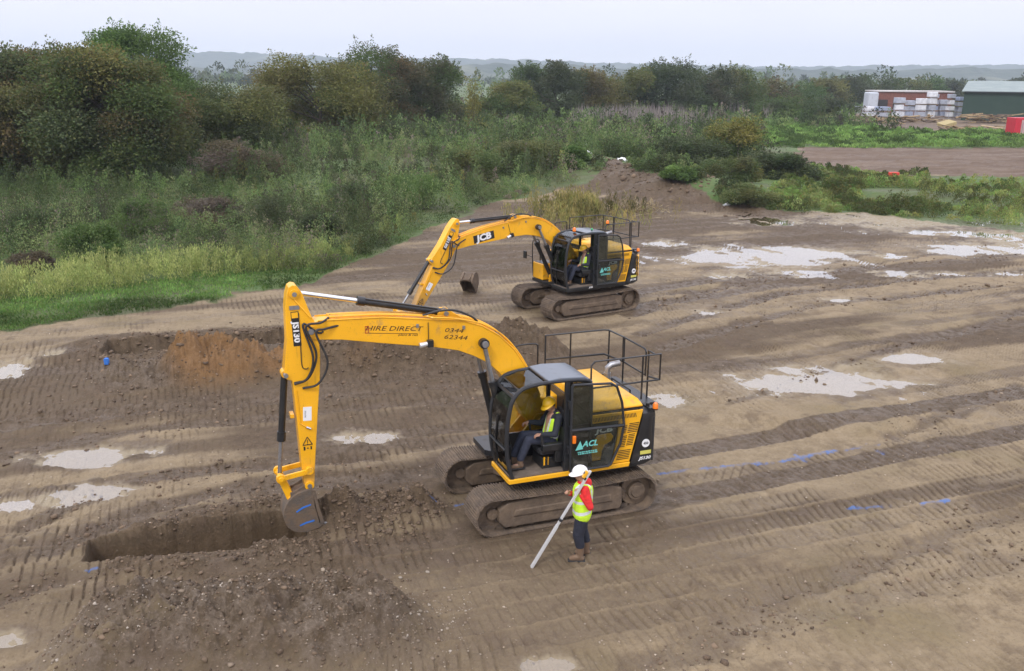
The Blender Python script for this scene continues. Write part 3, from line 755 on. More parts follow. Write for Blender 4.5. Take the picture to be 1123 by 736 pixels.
    m = MB(); m.prism([(.44, 2.845), (.44, 2.905), (.2, 2.93), (-.30, 2.90), (-.47, 2.80), (-.47, 2.75), (-.30, 2.84)], yr - .01, yl + .012); m.build('cab_roof', M['roof'], cab, bevel=.018, seg=3)
    m = MB(); m.prism([(1.11, 2.63), (.955, 2.79), (.70, 2.855), (.45, 2.87), (.45, 2.86), (.70, 2.845), (.95, 2.778), (1.10, 2.625)], yr + .05, yl - .05); m.build('roof_window', M['glassd'], cab)
    m = MB(); m.tube([(.45, yr + .03, 2.885), (.45, yl - .03, 2.885)], .022, 8); m.tube([(.99, yr + .05, 2.765), (.99, yl - .05, 2.765)], .014, 6); m.build('roof_trim', B, cab)
    fr = [(1.13, 1.06), (1.205, 1.30), (1.25, 1.70), (1.235, 2.10), (1.19, 2.42), (1.115, 2.62)]
    m = MB(); m.loft([[(x, yr + .045, z), (x, yl - .045, z), (x - .006, yl - .045, z), (x - .006, yr + .045, z)] for x, z in fr]); m.build('windscreen', M['glassd'], cab)
    m = MB(); m.tube([(1.19, .55, 1.12), (1.262, .60, 1.7), (1.245, .66, 2.15)], .012, 6); m.tube([(1.265, .60, 1.5), (1.25, .72, 2.2)], .008, 5); m.build('wiper', B, cab)
    m = MB(); m.tube([(1.255, yr + .05, 1.62), (1.255, yl - .05, 1.62)], .02, 8); m.build('windscreen_bar', G, cab)
    m = MB(); m.box((.6, yr + .01, 1.29), (1.1, .02, .48)); m.box((-.455, .71, 1.45), (.02, .86, .85)); m.box((-.21, yl - .03, 1.46), (.44, .02, .86)); m.build('lower_cab_panel', G, cab)
    m = MB(); m.box((.62, yr + .01, 2.15), (1.12, .006, 1.12)); m.build('right_window', M['glass'], cab)
    m = MB(); m.box((-.21, yl - .02, 2.36), (.43, .006, .84)); m.build('quarter_window', M['glassd'], cab)
    m = MB(); m.box((-.455, .71, 2.32), (.006, .82, .78)); m.build('rear_window', M['glassd'], cab)
    m = MB(); m.box((.36, .71, 1.045), (1.56, .86, .03)); m.build('cab_floor', M['floor'], cab)
    # seat and controls
    SX = .10
    m = MB(); m.box((.12 + SX, .72, 1.17), (.46, .48, .22)); st = m.build('seat_base', M['black'], cab, bevel=.02)
    m = MB(); m.box((.14 + SX, .72, 1.40), (.50, .50, .14)); m.build('seat', M['seat'], st, bevel=.05, seg=3)
    m = MB(); m.box((-.17 + SX, .72, 1.78), (.13, .48, .66), (0, -.14, 0)); m.box((-.25 + SX, .72, 2.20), (.09, .26, .20), (0, -.14, 0)); m.build('backrest', M['seat'], st, bevel=.04, seg=3)
    m = MB(); m.box((.40, .9685, 1.22), (.03, .006, .17)); m.box((.32, .9685, 1.22), (.012, .006, .17)); m.build('seat_label', M['yellow'], st)
    for y, nm in ((1.02, 'left'), (.42, 'right')):
        m = MB(); m.box((.22, y, 1.52), (.52, .12, .16)); m.box((.12, y, 1.33), (.2, .09, .28)); cn = m.build('armrest_console', M['black'], cab, bevel=.03)
        m = MB(); m.tube([(.46, y, 1.58), (.47, y, 1.66)], .035, 10); m.tube([(.47, y, 1.66), (.49, y, 1.80)], [.02, .026], 10); m.build('joystick', M['rubber'], cn, smooth=True)
    m = MB()
    for y in (.62, .80):
        m.box((.98, y, 1.09), (.2, .09, .03), (0, -.4, 0)); m.tube([(1.0, y, 1.1), (1.03, y, 1.55)], .012, 6); m.ball((1.03, y, 1.57), .024, 8, 6)
    m.build('foot_pedal', M['black'], cab)
    m = MB(); m.box((1.02, .36, 1.72), (.05, .16, .22), (0, .3, 0)); m.tube([(1.04, .34, 1.1), (1.03, .36, 1.65)], .02, 6); m.build('monitor', M['black'], cab)
    # cab door, opened and folded back along the side
    yd = 1.275
    D = [(.0, 1.08), (.0, 2.76), (-.03, 2.80), (-.80, 2.745), (-.93, 2.66), (-1.05, 2.34), (-1.115, 1.86), (-1.05, 1.5), (-.86, 1.10), (-.80, 1.07), (.0, 1.08)]
    m = MB(); m.tube([(x, yd, z) for x, z in D], .026, 8); m.tube([(.0, yd, 1.90), (-1.11, yd, 1.87)], .032, 8); m.box((.025, yd - .05, 1.5), (.05, .1, .14)); m.box((.025, yd - .05, 2.4), (.05, .1, .14))
    door = m.build('cab_door', G, root, smooth=True)
    m = MB(); m.prism([(-.02, 1.1), (-.02, 1.88), (-1.10, 1.86), (-1.04, 1.5), (-.85, 1.11)], yd - .003, yd + .003); m.build('lower_pane', M['glass'], door)
    m = MB(); m.prism([(-.02, 1.93), (-.02, 2.74), (-.80, 2.72), (-.92, 2.63), (-1.03, 2.33), (-1.10, 1.90)], yd - .003, yd + .003); m.build('upper_pane', M['glass'], door)
    m = MB(); m.box((-.06, yd + .02, 1.72), (.07, .05, .15)); m.build('door_handle', M['amber'] if near else B, door, bevel=.012)
    m = MB(); m.prism([(-.10, 1.49), (-.26, 1.50), (-.195, 1.67)], yd + .005, yd + .009); m.build('triangle_sticker', M['teal'], door)
    text('ACL', 'sticker_lettering', M['teal'], door, side(-.40, yd + .007, 1.59), .16, .004, .25, 1.05)
    m = MB()
    for z, a, b in ((1.44, -.15, -.54), (1.405, -.16, -.52)):
        x = a; k = 0
        while x > b: w = .02 + .014 * ((k * 7) % 3); m.box((x - w / 2, yd + .006, z), (w, .004, .02)); x -= w + .012; k += 1
    m.build('sticker_small_print', M['teal'], door)
    if not near:
        beacon((.62, .72, 2.88), M['amber'], .06, .13); beacon((.05, .95, 2.92), M['green_lens'], .035, .05)
        text('JCB', 'maker_badge', M['white'], cab, side(.2, 1.205, 1.0), .07, .002, .1, 1.4)
    # ---------------- boom, turned about its foot pin
    foot = Vector((.20, 0, 1.75)); MBm = rot_xz(foot, boom_da)
    top = [(4.56, 4.09), (4.40, 4.135), (3.26, 4.10), (2.2, 3.96), (1.78, 3.91), (1.38, 3.77), (1.03, 3.55), (.73, 3.25), (.47, 2.86), (.20, 2.32), (.02, 1.86)]
    bot = [(.06, 1.62), (.30, 1.58), (.52, 1.86), (.80, 2.45), (1.03, 2.82), (1.26, 3.04), (1.55, 3.21), (1.84, 3.34), (2.29, 3.45), (3.27, 3.62), (3.99, 3.755), (4.44, 3.80), (4.60, 3.83), (4.67, 3.96)]
    m = MB(); m.prism(top + bot, -.185, .185)
    boom = m.build('boom', M['yellow'], root, bevel=.012, M=MBm)
    m = MB()
    upper = [Vector((x, 0, z)) for x, z in top[1:10]]
    for y in (-.187, .187): m.tube([p + Vector((0, y, .006)) for p in upper], .014, 6)
    for x in (4.53,): m.cyl((x, -.215, 3.96), (x, .215, 3.96), .10, n=20)
    m.prism([(2.22, 3.96), (2.20, 4.06), (2.12, 4.13), (2.0, 4.13), (1.92, 4.06), (1.62, 3.87)], -.10, -.055); m.prism([(2.22, 3.96), (2.20, 4.06), (2.12, 4.13), (2.0, 4.13), (1.92, 4.06), (1.62, 3.87)], .055, .10)
    m.build('boom_edge', M['yellow'], boom, bevel=.006, M=MBm)
    for (x, z, hl, r) in ((2.05, 4.05, .13, .045), (1.385, 3.47, .42, .062), (4.53, 3.96, .235, .055)):
        m = MB(); m.cyl((x, -hl, z), (x, hl, z), r, n=16); m.build('pin', M['steel'], boom, bevel=.005, M=MBm)
    for y in (-.10, -.05, .05, .12):                                             # pipes along the top
        off = .035
        m = MB(); m.tube(smooth_path([(4.2, y, 4.14 + off), (3.3, y, 4.105 + off), (2.5, y, 4.015 + off), (2.32, y * 1.9, 3.99 + off), (1.95, y * 1.9, 3.945 + off), (1.4, y * 1.5, 3.79 + off), (.95, y, 3.51 + off), (.6, y, 3.10 + off), (.3, y, 2.56 + off), (.15, y, 2.2 + off)], 5), .017, 6)
        m.build('hydraulic_pipe', M['yellow_low'], boom, smooth=True, M=MBm)
    m = MB(); m.tube(smooth_path([(2.5, .12, 4.06), (2.2, .17, 4.13), (1.9, .20, 4.12), (1.6, .17, 3.98), (1.45, .12, 3.86)], 6), .022, 6); m.build('hose', M['rubber'], boom, smooth=True, M=MBm)
    for x, z in ((2.62, 3.99), (1.74, 3.88)):
        m = MB(); m.box((x, .195, z - .10), (.05, .03, .07)); m.build('pipe_clamp', M['steel'], boom, bevel=.006, M=MBm)
    m = MB(); m.tube([(2.42, .20, 3.94), (2.42, .205, 3.60)], .008, 5); m.box((2.40, .24, 3.55), (.11, .10, .13)); wl = m.build('work_light', B, boom, bevel=.015, M=MBm)
    m = MB(); m.cyl((2.46, .245, 3.55), (2.60, .25, 3.53), .045, .055, n=14); m.build('lamp_glass', simple('lamp_glass', (.7, .72, .75), .12, .6), wl, smooth=True, M=MBm)
    ang = 0.115
    if near:
        text('HIRE DIRECT', 'hire_lettering', M['darkprint'], boom, MBm @ side(3.06, .187, 3.875, -ang * .9), .125, .0, .25, 1.45)
        qd = quad(MBm @ side(3.08, .187, 3.79, -ang * .9), .92, .008); qd.build('underline', M['darkprint'], boom)
        text('plant & rail', 'small_lettering', M['darkprint'], boom, MBm @ side(2.80, .187, 3.735, -ang * .9), .055, 0, .2, 1.5)
        m = MB()
        for (a, b, c, d) in ((3.575, 3.92, .01, .12), (3.515, 3.92, .01, .12), (3.545, 3.98, .07, .012), (3.545, 3.86, .07, .012), (3.545, 3.92, .05, .01)): m.box((a, .187, b - .02), (c, .004, d))
        m.build('emblem', M['red'], boom, M=MBm)
        text('0344', 'phone_lettering', M['darkprint'], boom, MBm @ side(1.93, .187, 3.735, -ang * 1.3), .115, .0, .2, 1.6)
        text('62344', 'phone_lettering', M['darkprint'], boom, MBm @ side(1.90, .187, 3.60, -ang * 1.3), .115, .0, .2, 1.6)
    else:
        qd = quad(MBm @ side(3.40, .187, 3.845, -ang * .9), .78, .26); dc = qd.build('boom_decal', M['blackprint'], boom)
        text('JCB', 'boom_lettering', M['white'], dc, MBm @ side(3.40, .191, 3.845, -ang * .9), .285, .014, .08, 1.22)
    for y in (-.31, .31):                                                        # boom rams
        a = MBm @ Vector((1.385, y, 3.47)); b = Vector((.86, y * .95, 1.18)); d = (b - a).normalized(); L = (b - a).length
        m = MB(); m.cyl(a + d * (L * .34), b, .075, n=18); m.cyl(a + d * (L * .33), a + d * (L * .38), .092, n=18); m.cyl(b - Vector((0, .07, 0)), b + Vector((0, .07, 0)), .09, n=16)
        rm = m.build('boom_ram', B, root, smooth=True)
        m = MB(); m.cyl(a, a + d * (L * .36), .043, n=14); m.build('ram_rod', M['steel'], rm, smooth=True)
        m = MB(); m.cyl(a - Vector((0, .055, 0)), a + Vector((0, .055, 0)), .095, n=20); m.build('rod_eye', B, rm, smooth=True)
    m = MB()
    for y in (-.235, .235): m.prism([(-.25, 1.0), (.98, 1.0), (.98, 1.25), (.80, 1.32), (.45, 1.7), (.28, 1.9), (.10, 1.9), (-.1, 1.6)], y - .022, y + .022)
    m.cyl((.20, -.30, 1.75), (.20, .30, 1.75), .06, n=16); m.build('boom_bracket', Y, root, bevel=.008)
    # ---------------- dipper
    Bp = Vector((4.53, 0, 3.96)); Bw = MBm @ Bp
    MD = Matrix.Translation(Bw - Bp) @ rot_xz(Bp, dip_da)
    dp = [(4.73, 4.78), (4.80, 4.795), (4.86, 4.76), (4.905, 4.62), (4.935, 4.40), (4.945, 3.80), (5.02, 3.26), (4.99, 3.12), (4.89, 3.08), (4.87, 2.79), (4.80, 1.16), (4.78, 1.0), (4.72, .955), (4.64, .97), (4.605, 1.08), (4.585, 1.35), (4.48, 2.43), (4.41, 3.08), (4.385, 3.50), (4.39, 3.86), (4.44, 4.10), (4.50, 4.22), (4.645, 4.66)]
    m = MB(); m.prism(dp, -.155, .155); dip = m.build('dipper', M['yellow_arm'], root, bevel=.012, M=MD)
    m = MB(); m.tube([(4.84, .162, 4.62), (4.72, .162, 4.46), (4.52, .162, 4.20)], .016, 6); m.build('stiffening_bar', M['yellow'], dip, M=MD)
    for (x, z, hl, r) in ((4.775, 4.64, .19, .085), (5.0, 3.2, .1, .07), (4.69, 1.36, .20, .07), (4.70, 1.06, .19, .085)):
        m = MB(); m.cyl((x, -hl, z), (x, hl, z), r, n=18); m.build('pin_boss', M['yellow_low'], dip, bevel=.006, M=MD)
    m = MB(); m.box((4.92, 0, 2.40), (.07, .2, .07)); m.build('pipe_bracket', M['yellow_low'], dip, bevel=.006, M=MD)
    for x, z in ((4.775, 4.64), (5.0, 3.2), (4.69, 1.36), (4.70, 1.06)):
        m = MB(); m.cyl((x, -.215, z), (x, .215, z), .04, n=14); m.build('pin', M['steel'], dip, M=MD)
    # the narrow model plate, reading downwards
    q = MD @ side(4.775, .157, 4.02, R(-88)); quad(q, .62, .135).build('dipper_decal', M['blackprint'], dip)
    text('JS130', 'dipper_lettering', M['white'], dip, q @ Matrix.Translation((.06, 0, .004)), .15, .006, 0, 1.12)
    quad(MD @ side(4.785, .158, 4.265, R(-88)), .10, .11, .006).build('dipper_badge', M['yellow'], dip)
    quad(MD @ side(4.785, .160, 4.40), .17, .07, .02).build('dipper_plate', M['steel'], dip)
    quad(MD @ side(4.665, .157, 2.44, R(-3)), .15, .26).build('white_notice', M['white'], dip)
    text('NOTICE', 'notice_print', M['cabgrey'], dip, MD @ side(4.70, .160, 2.44, R(87)), .035, 0, 0, 1)
    m = MB(); c0 = Vector((4.69, .158, 1.915))
    tri = [Vector((-.085, 0, -.065)), Vector((.085, 0, -.065)), Vector((0, 0, .085)), Vector((-.085, 0, -.065))]
    for a, b in zip(tri[:-1], tri[1:]): m.tube([c0 + a, c0 + b], .008, 5)
    m.box(c0 + Vector((0, 0, .0)), (.012, .006, .06)); m.box(c0 + Vector((0, 0, -.05)), (.014, .006, .014)); m.box(c0 + Vector((.06, 0, -.13)), (.03, .006, .07)); m.box(c0 + Vector((-.06, 0, -.13)), (.025, .006, .06)); m.box(c0 + Vector((0, 0, -.13)), (.03, .006, .018)); m.build('warning_sign', M['blackprint'], dip, M=MD)
    m = MB(); m.tube([(4.83, .165, 2.9), (4.80, .17, 2.28), (4.70, .17, 2.20)], .011, 6); m.build('grease_pipe', M['yellow_low'], dip, M=MD)
    m = MB(); m.tube([(4.70, .172, 2.20), (4.62, .172, 2.155)], .022, 8); m.build('pipe_end', M['chrome'], dip, M=MD)
    # hoses between boom and dipper
    for i, (a, cc, e, dd) in enumerate((((4.20, .12, 4.16), (4.62, .26, 4.06), (4.46, .22, 3.55), (4.86, .17, 3.02)), ((4.05, .17, 4.02), (4.46, .30, 3.95), (4.28, .27, 3.4), (4.72, .17, 2.93)), ((4.15, -.05, 4.17), (4.66, .20, 4.1), (4.52, .24, 3.5), (4.86, .16, 3.04)))):
        mid1 = (Vector((4.36, cc[1], 4.12 - .1 * i)) if i != 1 else Vector((4.30, .26, 4.0)))
        pts = [MBm @ Vector(a), MBm @ mid1, (MBm @ Vector(cc)) * .5 + (MD @ Vector(cc)) * .5, MD @ Vector(e), MD @ ((Vector(e) + Vector(dd)) / 2 + Vector((-.05, .02, -.15))), MD @ Vector(dd)]
        m = MB(); m.tube(smooth_path(pts, 7), .021, 7); m.build('hose', M['rubber'], dip, smooth=True)
    m = MB(); m.tube(smooth_path([(4.72, .165, 4.30), (4.715, .168, 3.7), (4.71, .168, 3.35), (4.65, .168, 3.28), (4.60, .168, 3.3)], 6), .009, 5); m.build('thin_hose', M['rubber'], dip, smooth=True, M=MD)
    # dipper ram
    a = MD @ Vector((4.775, 0, 4.64)); b = MBm @ Vector((2.05, 0, 4.05)); d = (b - a).normalized(); L = (b - a).length; fr_ = .42 if near else .28
    m = MB(); m.cyl(a + d * (L * fr_), b - d * .02, .066, n=20); m.cyl(a + d * (L * fr_ - .04), a + d * (L * fr_ + .10), .082, n=20); m.tube([a + d * (L * fr_ + .1) + Vector((0, .05, .06)), b - d * .15 + Vector((0, .05, .06))], .014, 6); m.cyl(b - Vector((0, .05, 0)), b + Vector((0, .05, 0)), .085, n=16); dr = m.build('dipper_ram', B, root, smooth=True)
    m = MB(); m.cyl(a + d * .05, a + d * (L * fr_), .042, n=16); m.build('ram_rod', M['chrome'], dr, smooth=True)
    m = MB(); m.cyl(a - Vector((0, .05, 0)), a + Vector((0, .05, 0)), .075, n=16); m.build('rod_eye', B, dr, smooth=True)
    # bucket ram and links
    a = MD @ Vector((5.0, 0, 3.2)); b = MD @ Vector((5.20, 0, 1.28)); d = (b - a).normalized(); L = (b - a).length
    m = MB(); m.cyl(a, a + d * L * .60, .062, n=18); m.cyl(a + d * L * .57, a + d * L * .66, .08, n=18); br = m.build('bucket_ram', B, root, smooth=True)
    m = MB(); m.cyl(a + d * L * .6, b, .038, n=14); m.build('ram_rod', M['steel'], br, smooth=True)
    for y in (-.2, .2):
        m = MB(); m.box((4.95, y, 1.315), (.58, .045, .095), (0, .14, 0)); m.cyl((4.69, y - .03, 1.36), (4.69, y + .03, 1.36), .075, n=16); m.cyl((5.20, y - .03, 1.28), (5.20, y + .03, 1.28), .085, n=16); m.build('rocker_link', M['yellow_low'], root, bevel=.008, M=MD)
    m = MB()
    for y in (-.1, .1): m.prism([(5.27, 1.30), (5.13, 1.27), (4.98, .87), (5.02, .78), (5.10, .80)], y - .03, y + .03)
    m.cyl((5.20, -.26, 1.28), (5.20, .26, 1.28), .045, n=14); m.cyl((5.05, -.16, .84), (5.05, .16, .84), .045, n=14); m.build('bucket_link', M['yellow_low'], root, bevel=.008, M=MD)
    # bucket: curved shell, side plates, ears, teeth
    make_bucket(root, MD, near)
    return root

def smooth_and(A):
    return [(p.x, p.z) for p in smooth_path([(x, 0, z) for x, z in A], 3)]

BK = [(4.64, 1.02), (4.98, .90), (5.18, .72), (5.28, .45), (5.25, .18), (5.10, -.03), (4.85, -.12), (4.52, -.06), (4.30, .06)]
def make_bucket(root, MD, near=True, name='bucket'):
    BM = M['bucket'] if name == 'bucket' else M['trackframe']
    if near: MD = MD @ Matrix.Translation((4.70, 0, 1.06)) @ Matrix.Rotation(R(-6), 4, 'Y') @ Matrix.Scale(.76, 4) @ Matrix.Translation((-4.70, 0, -1.06))
    hw = .30; m = MB(); prof = smooth_path([(x, 0, z) for x, z in BK], 3); th = .028
    inner = []
    for i, p in enumerate(prof):
        d = (prof[min(i + 1, len(prof) - 1)] - prof[max(i - 1, 0)]).normalized(); nn = Vector((-d.z, 0, d.x))
        inner.append(p - nn * th if (p - nn * th - Vector((4.8, 0, .4))).length < (p - Vector((4.8, 0, .4))).length else p + nn * th)
    m.loft([[(p.x, -hw, p.z), (p.x, hw, p.z), (q.x, hw, q.z), (q.x, -hw, q.z)] for p, q in zip(prof, inner)])
    out = [(p.x, p.z) for p in prof]
    for y in (-hw, hw): m.prism(out + [(4.42, .10), (4.56, .55)], y - .016, y + .016)
    for y in (-hw, hw): m.prism([(4.57, .98), (4.66, .99), (4.53, .52), (4.40, .10), (4.30, .09), (4.46, .55)], y - .028, y + .028)
    bk = m.build(name, BM, root, bevel=.006, M=MD)
    m = MB()
    for y in (-.19, .19): m.prism([(4.60, 1.0), (4.62, 1.12), (4.72, 1.16), (4.86, 1.04), (5.0, .94), (5.14, .88), (5.12, .74), (4.9, .86)], y - .022, y + .022)
    m.cyl((4.70, -.235, 1.06), (4.70, .235, 1.06), .05, n=14); m.build('bucket_ear', BM, bk, bevel=.006, M=MD)
    for y in (-.25, -.125, 0, .125, .25):
        m = MB(); m.prism([(4.36, -.005), (4.36, .075), (4.16, .10), (4.12, .075)], y - .035, y + .035); m.build('tooth', M['steel'] if name == 'bucket' else BM, bk, bevel=.006, M=MD)
    if near:
        ys = hw + .022
        m = MB(); m.prism([(4.66, .62), (4.86, .55), (5.0, .44), (4.98, .41), (4.84, .51), (4.65, .585)], ys - .006, ys); m.prism([(4.56, .20), (4.76, .15), (4.9, .08), (4.88, .05), (4.74, .11), (4.55, .16)], ys - .006, ys)
        m.build('blue_mark', M['blue'], bk, M=MD)
    return bk

NEAR_X = make_excavator('excavator', (.657, 16.99, -.025), 21.2, 0, 0, True, 'nearer yellow excavator with hire lettering on its boom, bucket down in the front trench')
FAR_X = make_excavator('excavator', (2.246, 31.63, .285), 31.3, R(-15.9), R(30), False, 'farther yellow excavator with black and white boom badge and amber beacons on the cab')

# spare bucket left on the mud beyond the near boom
sb = empty('spare_bucket', (-1.63, 34.0, 0)); tag(sb, 'muddy spare digging bucket lying on the ground in front of the farther excavator', 'bucket')
MS = Matrix.Scale(.78, 4) @ Matrix.Rotation(R(75), 4, 'Z') @ Matrix.Rotation(R(-62), 4, 'Y') @ Matrix.Translation((-4.8, 0, -.35))
b_ = make_bucket(sb, MS, False, 'bucket_shell')
lo = min((b_.matrix_basis @ Vector(v.co)).z for v in b_.data.vertices)
sb.location.z = gz(-1.63, 34.0) - lo - .04
# ================================================================ PEOPLE
def blob(name, caps, mat, parent, voxel=.010, smooth=4):
    """one continuous skin grown over tapered limbs: [(p0, r0, p1, r1)] or (centre, r, squash)"""
    m = MB()
    for c in caps:
        if len(c) == 4:
            p0, r0, p1, r1 = c; p0, p1 = Vector(p0), Vector(p1)
            m.tube([p0, p0.lerp(p1, .5), p1], [r0, (r0 + r1) / 2, r1], 12); m.ball(p0, r0, 12, 8); m.ball(p1, r1, 12, 8)
        else: m.ball(c[0], c[1], 16, 12, c[2])
    o = m.build(name, mat, None)
    r = o.modifiers.new('r', 'REMESH'); r.mode = 'VOXEL'; r.voxel_size = voxel
    s = o.modifiers.new('s', 'SMOOTH'); s.iterations = smooth; s.factor = .5
    bpy.context.view_layer.update()
    me = bpy.data.meshes.new_from_object(o.evaluated_get(bpy.context.evaluated_depsgraph_get()))
    old = o.data; o.modifiers.clear(); o.data = me; bpy.data.meshes.remove(old); me.name = name
    me.polygons.foreach_set('use_smooth', [True] * len(me.polygons))
    if parent is not None: o.parent = parent
    return o

def cloth(name, col, rough=.85, wrinkle=.5, var=.18):
    m, nt, b, out = nodes(name); tc = N(nt, 'ShaderNodeTexCoord').outputs['Object']
    n = noise(nt, 14, 5, .6, tc)
    nt.links.new(mixc(nt, ramp(nt, n, .3, .7), tuple(x * (1 - var) for x in col), tuple(min(1, x * (1 + var)) for x in col)), b.inputs['Base Color'])
    b.inputs['Roughness'].default_value = rough
    mp = N(nt, 'ShaderNodeMapping'); nt.links.new(tc, mp.inputs[0]); mp.inputs['Scale'].default_value = (1, 1, 2.2)
    bp = N(nt, 'ShaderNodeBump'); bp.inputs['Strength'].default_value = wrinkle; bp.inputs['Distance'].default_value = .03
    nt.links.new(noise(nt, 11, 3, .5, mp.outputs[0]), bp.inputs['Height']); nt.links.new(bp.outputs[0], b.inputs['Normal'])
    return m, nt, b

def vest_mat(name, bands, strap=None):
    """hi-vis cloth with sewn silver bands at given heights (object space)"""
    m, nt, b = cloth(name, (.56, .85, .035), .75, .45, .10)
    col = b.inputs['Base Color'].links[0].from_socket
    tc = N(nt, 'ShaderNodeTexCoord').outputs['Object']; sp = N(nt, 'ShaderNodeSeparateXYZ'); nt.links.new(tc, sp.inputs[0])
    f = None
    for (z0, z1, k) in bands:
        z = mth(nt, 'ADD', sp.outputs[2], mth(nt, 'MULTIPLY', sp.outputs[0], k))
        a = mth(nt, 'MULTIPLY', mth(nt, 'GREATER_THAN', z, z0), mth(nt, 'LESS_THAN', z, z1))
        f = a if f is None else mth(nt, 'MAXIMUM', f, a)
    for (y0, y1, z0) in (strap or []):
        a = mth(nt, 'MULTIPLY', mth(nt, 'MULTIPLY', mth(nt, 'GREATER_THAN', sp.outputs[1], y0), mth(nt, 'LESS_THAN', sp.outputs[1], y1)), mth(nt, 'GREATER_THAN', sp.outputs[2], z0))
        f = mth(nt, 'MAXIMUM', f, a)
    nt.links.new(mixc(nt, f, col, (.62, .64, .66)), b.inputs['Base Color'])
    return m

SKIN = simple('skin', (.42, .23, .155), .5, 0, 0, var=.12)
NAVY = cloth('navy_trousers', (.018, .021, .034))[0]
BOOT = simple('work_boot', (.16, .10, .06), .8, 0, .5, MUD, 9)
EYE = simple('eye', (.03, .022, .02), .25)
HAIR = simple('hair', (.03, .02, .014), .7)

def hand(caps, wrist, d, nrm, curl=.9, s=1.0, thumb=1):
    """palm, four unequal bent fingers and a thumb; d = pointing direction, nrm = back-of-hand direction"""
    w, d, nrm = Vector(wrist), Vector(d).normalized(), Vector(nrm).normalized(); side_ = d.cross(nrm).normalized() * thumb
    for k, o in enumerate((-.027, -.009, .009, .027)):
        a = w + d * .02 * s + side_ * o * .6 * s; b = w + d * .085 * s + side_ * o * s
        caps.append((a, .017 * s, b, .0145 * s))
        ln = (.030, .036, .034, .026)[k] * s; p = b; dd = d
        for j in range(3):
            dd = (Matrix.Rotation(-curl * (.55 + .25 * j), 3, side_ * thumb) @ dd) if True else dd
            q = p + dd * ln * (1, .8, .65)[j]; caps.append((p, .0105 * s - .0008 * j, q, .0098 * s - .0008 * j)); p = q
    a = w + d * .025 * s + side_ * .028 * s; b = a + (side_ * .8 + d * .6 - nrm * .3).normalized() * .04 * s; c = b + (d * .8 - nrm * .7 - side_ * .1).normalized() * .03 * s
    caps.append((a, .015 * s, b, .0125 * s)); caps.append((b, .0125 * s, c, .0105 * s))

def head_caps(caps, c, fwd, up, s=1.0):
    """skull, jaw, nose, lips, ears, neck-ready; c = centre of the head"""
    c, f, u = Vector(c), Vector(fwd).normalized(), Vector(up).normalized(); l = u.cross(f)
    caps += [(c + u * .03 * s - f * .012 * s, .092 * s, (1, 1, 1.1)), (c - u * .035 * s + f * .02 * s, .070 * s, (1, 1, 1.1)), (c - u * .075 * s + f * .045 * s, .038 * s, c - u * .08 * s + f * .02 * s, .045 * s)]
    caps += [(c + u * .012 * s + f * .088 * s, .010 * s, c - u * .025 * s + f * .108 * s, .0155 * s), (c - u * .055 * s + f * .086 * s + l * .016 * s, .009 * s, c - u * .055 * s + f * .086 * s - l * .016 * s, .009 * s)]
    caps += [(c + u * .03 * s + f * .08 * s + l * .035 * s, .012 * s, c + u * .03 * s + f * .085 * s - l * .035 * s, .012 * s)]
    for k in (-1, 1): caps.append((c + l * k * .086 * s + u * .02 * s - f * .01 * s, .016 * s, c + l * k * .084 * s - u * .025 * s - f * .004 * s, .013 * s))

def eyes(parent, c, fwd, up):
    c, f, u = Vector(c), Vector(fwd).normalized(), Vector(up).normalized(); l = u.cross(f)
    for k in (-1, 1):
        m = MB(); m.ball(c + u * .008 + f * .079 + l * k * .032, .0125, 10, 8); m.build('eye', EYE, parent, smooth=True)

def helmet(parent, c, fwd, up, mat):
    c, f, u = Vector(c), Vector(fwd).normalized(), Vector(up).normalized(); l = u.cross(f); m = MB(); n = 28
    rings = []
    for j, (a, k) in enumerate(((0, 1.0), (12, 1.0), (30, .97), (50, .84), (68, .56), (82, .22), (89, .02))):
        ca, sa = math.cos(R(a)) if j else 1.0, math.sin(R(a)); rr = []
        for i in range(n):
            t = 2 * PI * i / n; ridge = 1 + .018 * (math.exp(-((math.sin(t)) / .18) ** 2) if j > 1 else 0)
            rr.append(c + f * (math.cos(t) * .142 * ca * ridge) + l * (math.sin(t) * .116 * ca) + u * (.035 + .128 * sa * ridge))
        rings.append(rr)
    m.loft(rings)
    brim = []
    for dz, ex in ((.042, .0), (.037, .5), (.028, 1.0), (.021, 1.0), (.030, .0)):
        rr = []
        for i in range(n):
            t = 2 * PI * i / n; w = .012 + .05 * max(0, math.cos(t)) ** 1.5
            rr.append(c + f * (math.cos(t) * (.140 + w * ex)) + l * (math.sin(t) * (.114 + w * ex * .7)) + u * (dz - .012 * ex * max(0, math.cos(t))))
        brim.append(rr)
    m.loft(brim, cap=False)
    return m.build('helmet', mat, parent, smooth=True, auto=60)

# ---------------- the surveyor on foot, facing the near machine's front
sx, sy = at(637, 609).x, at(637, 609).y
p1 = empty('person', (sx, sy, gz(sx, sy) - .01), PI)             # local +x is the way he faces (image left), +y towards the camera
tag(p1, 'person on foot in white helmet, yellow hi-vis vest and red hooded top carrying a staff', 'person')
def zt(x, y): return gz(sx - x, sy - y) - gz(sx, sy)
hd = Vector((.055, -.01, 1.615)); hf = Vector((.98, .1, -.18)); hu_ = Vector((.18, 0, .98))
FL, FR = (.0, .10, .0), (.02, -.11, .0)
ankL, ankR = Vector((.03, .115, .10)), Vector((-.09, -.11, .10))
kneL, kneR = Vector((.07, .11, .50)), Vector((-.015, -.11, .50)); hipL, hipR = Vector((.0, .095, .92)), Vector((.0, -.095, .92))
shL, shR = Vector((-.02, .185, 1.40)), Vector((-.0, -.185, 1.39))
elL, elR = Vector((-.11, .275, 1.12)), Vector((.10, -.22, 1.13)); wrL, wrR = Vector((.055, .20, 1.325)), Vector((.24, -.02, 1.24))
caps = []
head_caps(caps, hd, hf, hu_)
